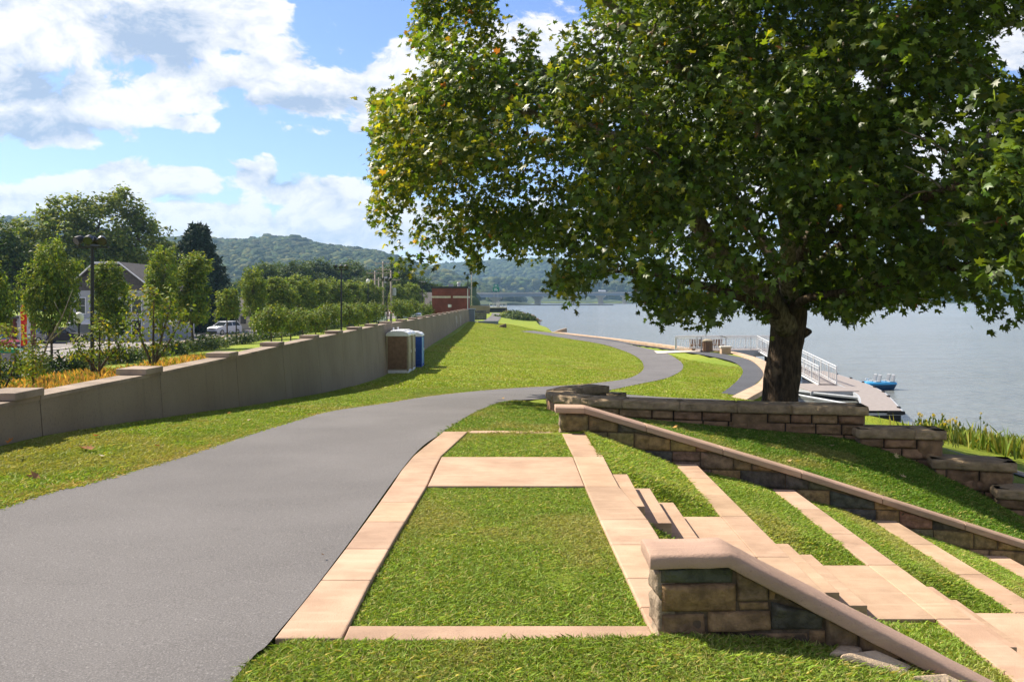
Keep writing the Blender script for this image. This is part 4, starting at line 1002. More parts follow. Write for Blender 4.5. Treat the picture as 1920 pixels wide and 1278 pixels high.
    turn = (y > .985) & (sunny > .3); cols[turn] = np.array((.40, .25, .03)) * np.exp(rng.normal(0, .25, turn.sum()))[:, None]
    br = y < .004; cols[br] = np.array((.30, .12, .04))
    size = rng.uniform(.115, .215, m) * np.where((vv[k] < -60) | (uu[k] > 1980), 1.45, 1)
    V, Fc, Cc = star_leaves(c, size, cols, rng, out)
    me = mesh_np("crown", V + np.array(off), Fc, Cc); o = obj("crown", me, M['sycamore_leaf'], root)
    # trunk and limbs
    D = (.100, .074, .052); Lt = (.33, .30, .235); Md = (.22, .185, .14)
    tr = MB()
    base = [P(1462, 775, 20), P(1463, 755, 20), P(1466, 715, 20), P(1471, 670, 20), P(1476, 620, 20), P(1481, 570, 20), P(1486, 520, 20), P(1490, 470, 20)]
    base[0] = (base[0][0], 20, zb - .1)
    bark_tube(tr, catmull(base, 22), list(np.interp(np.linspace(0, 1, 22), [0, .06, .2, .5, .8, 1], [.52, .45, .42, .40, .39, .33])), 20, D, .035, 1)
    # a knob on the river side
    kp = P(1514, 622, 19.9); bark_tube(tr, [(kp[0] - .14, kp[1], kp[2] - .02), (kp[0], kp[1], kp[2]), (kp[0] + .09, kp[1], kp[2] + .01)], [.16, .10, .035], 10, D, .01, 2)
    o = tr.build("trunk", M['bark'], root, smooth=True); o.location = off
    # pale patches of peeled bark
    limbs = [
        ([P(1476, 615, 19.8), P(1440, 560, 19.3), P(1395, 520, 19), P(1345, 475, 19), P(1300, 400, 19.1), P(1240, 330, 19.3), P(1150, 260, 19.8), P(1040, 220, 20.5), P(900, 200, 21.5)], .27, Md),
        ([P(1482, 560, 19.6), P(1476, 500, 18.8), P(1478, 430, 18), P(1440, 320, 17.6), P(1400, 160, 17.2), P(1360, 0, 17)], .20, Lt),
        ([P(1490, 500, 20), P(1500, 400, 20), P(1530, 260, 20), P(1590, 90, 20), P(1600, -100, 20.5), P(1580, -300, 20)], .30, Md),
        ([P(1492, 520, 20), P(1550, 450, 20), P(1640, 400, 20), P(1750, 360, 20), P(1900, 300, 20.5), P(2100, 250, 21)], .15, D),
        ([P(1490, 540, 19.8), P(1540, 490, 18.5), P(1640, 420, 16.5), P(1760, 360, 14.5), P(1900, 330, 13), P(2050, 320, 12)], .11, D),
        ([P(1484, 545, 20), P(1440, 470, 21), P(1380, 380, 22), P(1280, 260, 23), P(1100, 150, 24)], .18, Md),
        ([P(1488, 520, 20), P(1530, 440, 22), P(1600, 330, 24), P(1750, 230, 25.5)], .18, Md),
        ([P(1486, 500, 20), P(1460, 360, 19.5), P(1340, 200, 19), P(1200, 60, 18.5), P(1050, -60, 18)], .20, Md),
        ([P(1486, 515, 20), P(1540, 400, 18), P(1620, 250, 16.5), P(1700, 60, 15), P(1740, -150, 14)], .12, Md),
        ([P(1478, 590, 19.8), P(1510, 560, 18.6), P(1580, 545, 17.4), P(1700, 520, 15.6), P(1850, 500, 14), P(1980, 520, 13)], .09, D),
        ([P(1472, 600, 19.7), P(1420, 570, 18.8), P(1350, 545, 18.6), P(1250, 520, 18.8), P(1120, 500, 19.4)], .12, D),
    ]
    LP, LR = [], []
    for i, (pts, r0, col) in enumerate(limbs):
        cm = catmull(pts, 30); cm += np.stack([vnoise(cm, .7, i), vnoise(cm, .7, i + 20), vnoise(cm, .7, i + 40)], 1) * .12 * np.linspace(0, 1, 30)[:, None]
        rad = r0 * (1 - np.linspace(0, 1, 30)) ** .75 + .022
        lb = MB(); bark_tube(lb, cm, list(rad), 10, col, .012, i)
        # side branches from this limb to the leaf sprays
        o = lb.build("limb", M['bark'], root, smooth=True); o.location = off
        LP.append(cm[4:]); LR.append(rad[4:])
    LP = np.vstack(LP); LR = np.concatenate(LR)
    tw = MB(); tgt = cl[rng.permutation(len(cl))[:330]]
    for q in tgt:
        dd = np.linalg.norm(LP - q, axis=1); j = int(np.argmin(dd + rng.uniform(0, .6, len(dd))))
        if dd[j] > 3.0: continue
        a, b = Vector(LP[j]), Vector(q); mid = a.lerp(b, .5) + Vector((rng.normal() * .15, rng.normal() * .15, .12 + rng.normal() * .15)) * min(1, dd[j] * .5)
        r = min(LR[j] * .6, .016 + .014 * dd[j]); pts = catmull([a, mid, b], 7); col = Lt if rng.random() < .35 else Md
        tw.tube(pts, list(np.linspace(r, .008, 7)), 5, col, cap=False)
    o = tw.build("twig", M['bark'], root, smooth=True); o.location = off; o['kind'] = 'stuff'
sycamore()

# ---------------------------------------------------------------- smaller trees (one mesh of each kind, copies share it)
def tree_proto(name, seed, h, crown, nclump, per, leaf, base, alt, pa, stems, trunk_r, spread=.25, bark_c=(.13, .10, .075), clump_r=.3, lmat='leaf', asp=.6):
    """crown: list of ellipsoids (x,y,z,rx,ry,rz); stems: list of polylines (from the ground up)"""
    rng = np.random.default_rng(seed); pts = []
    w = np.array([e[3] * e[4] + e[3] * e[5] for e in crown]); w = w / w.sum()
    for e, k in zip(crown, w):
        n = int(nclump * k) + 1; d = rng.normal(size=(n, 3)); d /= np.linalg.norm(d, axis=1)[:, None]
        r = rng.uniform(.45, 1.05, n) ** .6
        pts.append(np.array(e[:3]) + d * r[:, None] * np.array(e[3:]) * (1 + .32 * vnoise(d, 1.9, seed))[:, None])
    cl = np.vstack(pts); c = np.repeat(cl, per, axis=0); m = len(c)
    dv = rng.normal(size=(m, 3)); dv /= np.linalg.norm(dv, axis=1)[:, None]
    c = c + dv * (rng.random(m) ** .45 * clump_r)[:, None]
    ctr = cl.mean(0); out = c - ctr; out /= np.maximum(np.linalg.norm(out, axis=1), 1e-3)[:, None]
    clc = np.repeat(np.exp(rng.normal(0, .18, len(cl))), per)[:, None]
    cols = colset(m, rng, base, .22, alt, pa) * clc
    V, Fc, Cc = kite_leaves(c, rng.uniform(.65, 1.25, m) * leaf, cols, rng, asp, out)
    root = empty(name, (0, 0, 0), "x", "tree")
    obj("crown", mesh_np("crown", V, Fc, Cc), M[lmat], root)
    tb = MB()
    for s in stems:
        cm = catmull(s, 9); tb.tube(cm, list(trunk_r * (1 - np.linspace(0, 1, 9)) ** .6 + .012), 7, bark_c)
    tops = np.array([s[-1] for s in stems] + [s[len(s) // 2] for s in stems])
    for q in cl[rng.permutation(len(cl))[:min(40, len(cl))]]:
        j = int(np.argmin(np.linalg.norm(tops - q, axis=1))); a = Vector(tops[j]); b = Vector(q)
        tb.tube([a, a.lerp(b, .5) + Vector((0, 0, .1)), b], [trunk_r * .28, trunk_r * .18, .006], 4, bark_c, cap=False)
    obj("trunk", tb.build("trunk", M['bark'], root, smooth=True).data, None, root) if False else tb.build("trunk", M['bark'], root, smooth=True)
    return root
USED = {}
def plant(proto, x, y, label, group, scale=1.0, rz=0.0, z=None, sx=1.0):
    k = proto.name
    o = proto if k not in USED else copy_tree(proto); USED[k] = 1
    zz = float(H([x], [y])[0]) - .05 if z is None else z
    o.location = (x, y, zz); o.rotation_euler = (0, 0, rz); o.scale = (scale * sx, scale * sx, scale); o['label'] = label
    o['group'] = group; return o
def at_u(u, d): return ((u - U0) / F * d, d)

def planting():
    G1, A1 = (.125, .19, .028), (.26, .29, .04)
    # vase shaped street trees, 7 m
    Z1 = tree_proto("street_tree", 31, 7, [(0, 0, 3.6, 1.5, 1.5, 1.5), (-.5, .2, 4.7, 1.6, 1.5, 1.4), (.6, -.2, 5.0, 1.5, 1.5, 1.5), (0, 0, 5.9, 1.3, 1.3, 1.2), (1.0, .2, 4.0, 1.0, 1.0, 1.1), (-1.1, 0, 4.0, .9, .9, 1.0)], 270, 36, .22, G1, A1, .25,
                    [[(0, 0, -.2), (.03, 0, 1.2), (0, .03, 2.4), (.1, 0, 4.0), (.1, 0, 5.6)], [(0, 0, 1.8), (-.5, .1, 3.2), (-.8, .2, 4.6)], [(0, 0, 1.9), (.5, -.1, 3.2), (.9, -.2, 4.8)]], .10, clump_r=.36)
    Z2 = tree_proto("street_tree", 32, 7, [(0, 0, 3.2, 1.2, 1.2, 1.3), (.2, .2, 4.4, 1.35, 1.3, 1.4), (-.2, -.2, 5.5, 1.1, 1.1, 1.3), (.0, 0, 6.4, .7, .7, .8)], 260, 34, .22, (.13, .20, .028), A1, .3,
                    [[(0, 0, -.2), (-.03, 0, 1.2), (0, .03, 2.4), (-.1, 0, 4.0), (0, 0, 6)], [(0, 0, 1.9), (.4, .1, 3.0), (.6, .2, 4.4)]], .09, clump_r=.34)
    g = "street trees along the hedge"
    plant(Z1, *at_u(96, 45), "dense dark street tree with rounded crown between the banner and the floodlight pole", g, 1.0, .3, sx=.68)
    plant(Z2, *at_u(205, 51), "narrow street tree standing in front of the white gabled house", g, .88, .8, sx=.92)
    plant(Z1, *at_u(303, 58), "bright green street tree at the corner of the white gabled house", g, 1.05, 2.0, sx=.62)
    plant(Z2, *at_u(360, 64), "street tree with straight bare trunk in front of the blue grey shopfront", g, 1.06, 2.8, sx=1.0)
    plant(Z1, *at_u(-34, 41), "dark street tree cut off by the picture edge beside the red banner", g, .9, 4.0, sx=.75)
    Z3 = tree_proto("street_tree", 33, 4, [(0, 0, 3.2, 1.0, 1.0, .95), (.15, 0, 4.0, .85, .85, .8)], 130, 30, .2, (.13, .20, .028), A1, .3, [[(0, 0, -.2), (0, 0, 1.2), (0, .03, 2.4), (0, 0, 4.2)]], .07, clump_r=.3)
    plant(Z3, *at_u(426, 73), "small street tree standing in front of the parked white car", g, 1.0, 1.2)
    plant(Z1, *at_u(476, 80), "dark street tree just past the white globe lamp", g, .98, 5.0, sx=.72)
    row = [(520, 91, .92, Z2, "first"), (556, 100, .98, Z1, "second"), (594, 110, .95, Z2, "third"), (626, 120, 1.0, Z1, "fourth"), (660, 130, .98, Z2, "fifth"), (688, 142, 1.0, Z1, "sixth"), (745, 150, .9, Z2, "seventh"), (772, 160, .95, Z1, "eighth")]
    for i, (u, d, s, pz, w) in enumerate(row):
        plant(pz, *at_u(u, d), f"{w} tree of the far street row beyond the white globe lamp", "far row of street trees", s, i * 1.3, sx=1.3)
    # multi stemmed young trees behind the wall
    Y1 = tree_proto("young_tree", 41, 3.4, [(-.5, 0, 2.0, .75, .6, .55), (.6, .1, 2.5, .85, .7, .6), (.1, -.1, 3.0, .75, .7, .45), (.9, 0, 1.8, .5, .5, .35), (-.9, .1, 1.3, .45, .4, .3), (.2, .1, 1.0, .5, .4, .25)], 95, 9, .17, (.14, .195, .025), (.32, .27, .04), .2,
                    [[(0, 0, -.2), (-.1, 0, .5), (-.45, 0, 1.4), (-.6, .05, 2.3)], [(0, 0, 0), (.15, 0, .7), (.4, .1, 1.7), (.7, .1, 2.8)], [(.05, 0, 0), (.05, -.05, 1.2), (.1, -.1, 3.1)], [(0, 0, .3), (.5, 0, 1.0), (1.0, .1, 1.9)]], .05, clump_r=.26)
    Y2 = tree_proto("young_tree", 42, 3.4, [(0, 0, 1.3, .8, .6, .35), (-.5, 0, 1.9, .6, .5, .35), (.5, .1, 2.1, .7, .6, .35), (0, 0, 2.7, .5, .5, .4), (.9, 0, 1.4, .4, .4, .25), (-1.0, 0, 1.2, .4, .4, .2)], 80, 9, .17, (.14, .195, .025), (.32, .27, .04), .18,
                    [[(0, 0, -.2), (0, 0, .6), (.02, 0, 1.6), (0, 0, 2.8)], [(0, 0, .4), (-.4, 0, 1.0), (-.8, 0, 1.5)], [(0, 0, .6), (.4, 0, 1.2), (.8, 0, 1.6)]], .055, clump_r=.25)
    g = "young thin trees behind the wall"
    plant(Y1, *at_u(286, 34), "thin multi stemmed young tree in the golden grass under the white house", g, 1.02, 0)
    plant(Y2, *at_u(186, 29), "young tree with yellowing leaves at the foot of the tall floodlight pole", g, .76, .5)
    plant(Y2, *at_u(62, 25.5), "young tree with spreading branches below the red banner", g, .58, 2.1)
    plant(Y1, *at_u(2, 23), "thin young tree cut by the picture edge above the golden grass", g, .62, 3.5)
    bb = MB()
    bx, by = at_u(60, 27); bz = float(H([bx], [by])[0])
    bb.tube([(bx, by, bz), (bx + .5, by, bz + 1.5), (bx + .95, by, bz + 2.3), (bx + 1.3, by, bz + 3.2)], [.04, .03, .02, .008], 6, (.34, .31, .26)); bb.tube([(bx + .5, by, bz + 1.5), (bx + 1.05, by + .1, bz + 2.0), (bx + 1.25, by, bz + 2.6)], [.025, .015, .006], 5, (.34, .31, .26)); bb.tube([(bx + .95, by, bz + 2.3), (bx + .7, by, bz + 2.8)], [.015, .005], 5, (.34, .31, .26))
    o = bb.build("bare_sapling", M['bark'], smooth=True); tag(o, "bare pale dead sapling without leaves beside the red banner", "tree")
    # round headed small trees in rows
    Rd = tree_proto("round_tree", 51, 3, [(0, 0, 2.0, .95, .95, .8), (.3, .2, 2.3, .8, .8, .6), (-.3, -.1, 1.7, .8, .8, .6)], 95, 24, .17, (.125, .185, .035), (.22, .24, .04), .22, [[(0, 0, -.2), (.02, 0, .7), (0, 0, 1.6), (0, 0, 2.4)]], .045, clump_r=.27)
    rr = [(508, 52, 1.05, "first"), (545, 57, 1.0, "second"), (568, 62, 1.0, "third"), (592, 60, .95, "fourth"), (612, 68, 1.1, "fifth"), (655, 72, 1.1, "sixth"), (672, 78, 1.1, "seventh"), (690, 84, 1.1, "eighth"), (706, 90, 1.05, "ninth"), (752, 98, 1.2, "tenth"), (768, 104, 1.2, "eleventh"), (528, 66, .95, "twelfth"), (800, 112, 1.0, "thirteenth"), (640, 92, 1.1, "fourteenth")]
    for i, (u, d, s, w) in enumerate(rr):
        lab = {508: "round young tree standing nearest on the lawn behind the wall, left of the floodlight pole", 655: "round young tree close on the far side of the second floodlight pole", 800: "small yellowish round tree touching the brick building"}.get(u, f"{w} round headed young tree in the rows behind the wall")
        plant(Rd, *at_u(u, d), lab, "round young trees in rows behind the wall", s, i * 1.7)
    # tall trees behind the street
    Mp = tree_proto("maple_tree", 61, 19, [(-7, 0, 8.5, 4.5, 4, 4.5), (-7.5, 0, 12.5, 2.6, 3, 3.0), (-4, 0, 12.5, 4.5, 4, 4.2), (2, 0, 13, 5, 4.5, 4.5), (6, 0, 10.5, 5, 4, 4.5), (0, 0, 8, 8, 5, 5), (9, 1, 7.5, 3.5, 3, 3.5), (-1, 0, 15.5, 2.0, 2, 2.2), (4, 0, 16.5, 2.0, 2, 2.0), (-5, 0, 15, 1.3, 1.3, 2.2), (6.8, 0, 14.5, 1.6, 1.6, 1.8)], 900, 30, .55, (.135, .19, .04), (.22, .25, .05), .3, [[(0, 0, -1), (0, 0, 4), (.5, 0, 9), (1, 0, 14)], [(0, 0, 3), (-3, 0, 8), (-5, 0, 13)], [(0, 0, 3), (4, 0, 8), (6, 0, 12)]], .5, clump_r=.95)
    plant(Mp, *at_u(172, 125), "big feathery maple tree towering behind the white gabled house", "tall trees behind the street", 1.13)
    M2 = tree_proto("broad_tree", 62, 15, [(0, 0, 7, 4, 4, 4.5), (2.5, 0, 9, 3.5, 3, 3.5), (-2, 0, 10, 3.5, 3, 3.5), (0, 0, 12, 2.8, 2.6, 2.6)], 420, 30, .5, (.055, .095, .02), (.10, .13, .03), .2, [[(0, 0, -1), (0, 0, 4), (0, 0, 10)]], .4, clump_r=.85)
    plant(M2, *at_u(-12, 100), "dark broad tree at the picture edge behind the street", "tall trees behind the street", .98)
    for i, (u, d, s, sx, lb) in enumerate(((560, 215, 1.0, 1.2, "dark broad tree behind the far street row, under the hill"), (605, 235, 1.1, 1.5, "wide dark tree beyond the second floodlight pole"), (660, 250, 1.1, 1.3, "dark tree behind the cluster of utility poles"), (705, 225, .9, 1.2, "dark tree just above the utility poles"), (490, 190, .9, 1.1, "dark tree between the spruce and the far street row"), (745, 200, .95, 1.1, "dark rounded tree beside the brick building"), (785, 240, .8, 1.3, "hazy tree behind the brick building roof"), (525, 260, 1.1, 1.5, "hazy broad tree under the hill beyond the street row"))):
        plant(M2, *at_u(u, d), lb, "dark trees under the hill", s, i * 1.1, z=-3.2, sx=sx)
    # spruce
    rng = np.random.default_rng(71); root = empty("spruce_tree", (0, 0, 0), "x", "tree"); cs, dr = [], []
    tb = MB(); tb.tube([(0, 0, -.5), (0, 0, 8), (0, 0, 15.6)], [.32, .2, .03], 8, (.09, .07, .05))
    for z in np.arange(1.2, 15.4, .34):
        L = 5.7 * (1 - (z / 15.9)) ** .6 + .15; nb = 10
        for k in range(nb):
            a = k * 2 * math.pi / nb + z * 2.4 + rng.normal() * .15; l = L * rng.uniform(.7, 1.1); n = int(18 * l) + 8; t = rng.random(n) ** .7
            x = t * l; zz = z - .25 * x + .06 * x * x * (1 if z < 9 else .9) - rng.random(n) * .55 * (1 - t * .6)
            w = rng.normal(size=n) * .22 * (1 - .5 * t)
            cs.append(np.stack([x * math.cos(a) - w * math.sin(a), x * math.sin(a) + w * math.cos(a), zz], 1)); dr.append(np.tile([math.cos(a), math.sin(a), -.4], (n, 1)))
            tb.tube([(0, 0, z), (l * .5 * math.cos(a), l * .5 * math.sin(a), z - .1 * l), (l * .95 * math.cos(a), l * .95 * math.sin(a), z - .2 * l + .05 * l * l * .8)], [.05, .03, .01], 4, (.09, .07, .05), cap=False)
    cs = np.vstack(cs); dr = np.vstack(dr); m = len(cs)
    V, Fc, Cc = kite_leaves(cs, rng.uniform(.4, .85, m), colset(m, rng, (.030, .055, .030), .3), rng, .34, dr, .1)
    obj("crown", mesh_np("crown", V, Fc, Cc), M['needle'], root); tb.build("trunk", M['bark'], root, smooth=True)
    plant(root, *at_u(371, 118), "tall dark spruce with drooping branches rising above the shopfront", "tall trees behind the street", 1.0)
    root['category'] = "tree"
planting()

# low clipped evergreen hedge, clumps along the street
def hedge():
    rng = np.random.default_rng(81); c = []
    for y in np.arange(36, 150, .8):
        k = 34 if y < 70 else 18; x = -23.4 + .35 * math.sin(y * .9) + .2 * math.sin(y * 2.3)
        d = rng.normal(size=(k, 3)); d /= np.linalg.norm(d, axis=1)[:, None]; d[:, 2] = np.abs(d[:, 2])
        s = np.array([1.1, .9, .85]) * (1 + .2 * math.sin(y * 1.7)); base = np.array([x + rng.normal() * .25, y, float(H([x], [y])[0])])
        c.append(base + d * s * rng.uniform(.7, 1.05, (k, 1)))
    c = np.vstack(c); c = np.repeat(c, 7, axis=0) + rng.normal(size=(len(c) * 7, 3)) * .16; m = len(c)
    V, Fc, Cc = kite_leaves(c, rng.uniform(.16, .34, m), colset(m, rng, (.05, .085, .028), .28, (.11, .13, .04), .2), rng, .4)
    tag(obj("hedge", mesh_np("hedge", V, Fc, Cc), M['leaf']), "low dark evergreen hedge along the street side of the lawn", "hedge")
    # golden ornamental grass between hedge and wall
    n = 16000; x = rng.uniform(-16.5, -7.2, n); y = rng.uniform(11, 44, n)
    k = (vnoise(np.stack([x, y, x * 0], 1), .25, 2) > -.35) & (x > -9.0 - (y - 11) * .42) & (x < -7.0 - (y - 14) * .12) & (y < 43); x, y = x[k], y[k]; n = len(x)
    z = H(x, y); h = rng.uniform(.22, .5, n); w = .028; a = rng.uniform(0, 6.28, n); lx, ly = rng.normal(size=n) * .16, rng.normal(size=n) * .16
    ca, sa = np.cos(a) * w, np.sin(a) * w
    V = np.stack([np.stack([x - ca * .4, y - sa * .4, z], 1), np.stack([x + ca * .4, y + sa * .4, z], 1), np.stack([x + lx * .6 + ca, y + ly * .6 + sa, z + h * .75], 1), np.stack([x + lx, y + ly, z + h], 1), np.stack([x + lx * .6 - ca, y + ly * .6 - sa, z + h * .75], 1)], 1).reshape(-1, 3)
    cols = colset(n, rng, (.52, .30, .085), .25, (.22, .26, .04), .3); F5 = np.arange(n)[:, None] * 5 + np.arange(5)[None]
    tag(obj("ornamental_grass", mesh_np("ornamental_grass", V, F5, np.repeat(cols, 5, axis=0)), M['blade']), "golden feathery ornamental grass behind the flood wall", "grass", kind='stuff')
hedge()
# ---------------------------------------------------------------- grass blades
def blades(name, x, y, z, h, w, rng, base, alt, pa, label, mat_='blade', cat='grass', lean=.9):
    n = len(x); a = rng.uniform(0, 2 * np.pi, n); l = rng.normal(size=(n, 2)) * (lean * h)[:, None]
    ca, sa = np.cos(a) * w * .5, np.sin(a) * w * .5
    V = np.stack([np.stack([x - ca, y - sa, z - .008], 1), np.stack([x + ca, y + sa, z - .008], 1), np.stack([x + l[:, 0] * .45 + ca * .8, y + l[:, 1] * .45 + sa * .8, z + h * .5], 1), np.stack([x + l[:, 0], y + l[:, 1], z + h * .72], 1), np.stack([x + l[:, 0] * .45 - ca * .8, y + l[:, 1] * .45 - sa * .8, z + h * .5], 1)], 1).reshape(-1, 3)
    F5 = np.arange(n)[:, None] * 5 + np.arange(5)[None]
    p = np.stack([x, y, x * 0], 1); t = (vnoise(p, .9, 3) * .5 + vnoise(p, 3.1, 4) * .5)
    cols = colset(n, rng, base, .24, alt, pa); t2 = vnoise(p, .45, 8) * .6 + vnoise(p, 1.7, 9) * .5; dry = np.clip(np.maximum(t * 1.6 - .25, t2 * 1.8 - .5), 0, .5)[:, None]; lush = np.clip(-t * 1.2, 0, .6)[:, None]
    cols = cols * (1 - dry) + np.array((.42, .36, .14)) * dry; cols = cols * (1 - lush) + np.array((.17, .28, .03)) * lush
    o = obj(name, mesh_np(name, V, F5, np.repeat(cols, 5, axis=0)), M[mat_]); tag(o, label, cat, kind='stuff'); return o
GB, GA = (.235, .345, .05), (.46, .42, .16)
def lawns():
    rng = np.random.default_rng(91)
    xs, ys, zs, hs = [], [], [], []
    for (c, dens, h) in PATCHES:
        if isinstance(c, list):
            n_ = 12; S, Tt = np.meshgrid(np.linspace(0, 1, n_), np.linspace(0, 1, n_))
            S = S[..., None]; Tt = Tt[..., None]; g = c[0] * (1 - S) * (1 - Tt) + c[1] * S * (1 - Tt) + c[2] * S * Tt + c[3] * (1 - S) * Tt
        else: g = c
        area = np.linalg.norm(np.cross(g[1:, :-1] - g[:-1, :-1], g[:-1, 1:] - g[:-1, :-1]), axis=2); cum = np.cumsum(area.ravel()); n = int(cum[-1] * dens)
        k = np.searchsorted(cum, rng.random(n) * cum[-1]); k = np.minimum(k, area.size - 1); i, j = np.unravel_index(k, area.shape); s, t = rng.random(n)[:, None], rng.random(n)[:, None]
        p = g[i, j] * (1 - s) * (1 - t) + g[i, j + 1] * s * (1 - t) + g[i + 1, j + 1] * s * t + g[i + 1, j] * (1 - s) * t
        xs.append(p[:, 0]); ys.append(p[:, 1]); zs.append(p[:, 2]); hs.append(h * rng.uniform(.55, 1.35, n))
    x, y, z, h = map(np.concatenate, (xs, ys, zs, hs))
    blades("planter_grass", x, y, z, h, .0055 + .0005 * y, rng, GB, GA, .16, "short coarse grass in the planter and the terraces", lean=1.0)
    def region(poly, dens, h, w, name, label, excl=(), base=GB, alt=GA, pa=.12, lift=0):
        poly = np.array(poly); lo, hi = poly.min(0), poly.max(0); n = int(dens * (hi[0] - lo[0]) * (hi[1] - lo[1]))
        x, y = rng.uniform(lo[0], hi[0], n), rng.uniform(lo[1], hi[1], n); k = inpoly(x, y, poly)
        for e in excl: k[k] &= ~inpoly(x[k], y[k], e)
        x, y = x[k], y[k]; z = H(x, y) + lift; hh = h * rng.uniform(.5, 1.4, len(x)); ww = w * rng.uniform(.7, 1.3, len(x))
        blades(name, x, y, z, hh, ww, rng, base, alt, pa, label)
    # front verge
    region([(-1.62, 2.6), (2.6, 2.6), (2.6, 4.26), (.75, 4.26), (.7, 4.235), (-1.12, 4.235)], 26000, .029, .006, "front_grass", "coarse sunlit grass in front of the planter", (MAINPOLY,), pa=.22)
    LW = np.array([(float(wall_x(y)) + .12 + .075 * (.5 - float(H([-5.7], [y])[0])), y) for y in np.linspace(5.5, 44, 60)])
    def left_of_path(y0, y1):
        k = (ML[:, 1] > y0) & (ML[:, 1] < y1) & (np.arange(len(ML)) < 105); a = ML[k]; b = LW[(LW[:, 1] > y0) & (LW[:, 1] < y1)]
        return np.vstack([a + [.03, 0], b[::-1]])
    region(left_of_path(5.5, 16), 5000, .034, .012, "verge_grass", "short grass between the path and the flood wall", (), pa=.16)
    region(left_of_path(15.9, 30), 1700, .036, .02, "verge_grass", "farther short grass between the path and the flood wall", (), pa=.14)
    region([(-1.3, 12.15), (.62, 12.42), (1.2, 12.5), (1.5, 18.5), (-3, 26)], 3600, .036, .013, "verge_grass", "grass wedge between the small planter and the curved seat wall", (MAINPOLY,), base=(.17, .28, .035))
    region([(.75, 12.5), (9.3, 11.3), (9.6, 14.2), (8.7, 14.75), (7.6, 15.1), (6.4, 15.55), (3.4, 16.1), (1.1, 17.1), (1.0, 14)], 4200, .036, .013, "bank_grass", "short lush grass on the bank between seat wall and terraces", (MAINPOLY,), base=(.125, .24, .028), pa=.1)
    k = np.arange(len(MR)); mid = np.vstack([ML[(ML[:, 1] > 23) & (np.arange(len(ML)) < 110)], ])
    region([(-6, 30), (-2, 24.5), (3, 30), (9, 40), (12, 46), (13, 60), (12, 80), (7, 104), (-5.1, 106), (-5, 80), (-5.6, 50)], 210, .038, .042, "meadow_grass", "mown yellow green grass of the sloping lawn", (MAINPOLY, BRPOLY, PROMPOLY, np.array(WALK)), base=(.26, .35, .03), pa=.2)
    region([(2, 26), (9, 27), (12.5, 41), (14.5, 52), (13, 62), (11.5, 58), (8, 40)], 260, .038, .038, "meadow_grass", "mown grass strip between the path and the promenade", (MAINPOLY, BRPOLY, PROMPOLY), base=(.26, .36, .03), pa=.16)
    # dry fringe along the edges of the asphalt
    E = np.vstack([ML[8:118], ]); k = rng.integers(0, len(E) - 1, 15000); f = rng.random(15000)[:, None]; q = E[k] * (1 - f) + E[k + 1] * f
    q = q[q[:, 1] < 40]; q[:, 0] += np.where(q[:, 1] < 20, -1, 0) * np.abs(rng.normal(size=len(q))) * .09; q[:, 1] += np.abs(rng.normal(size=len(q))) * .10
    q = q[~inpoly(q[:, 0] - .03, q[:, 1] + .03, MAINPOLY)]
    blades("edge_grass", q[:, 0], q[:, 1], H(q[:, 0], q[:, 1]), rng.uniform(.02, .045, len(q)), np.full(len(q), .014), rng, (.46, .36, .14), (.25, .26, .06), .3, "dry straw coloured grass fringe along the path edge")
lawns()

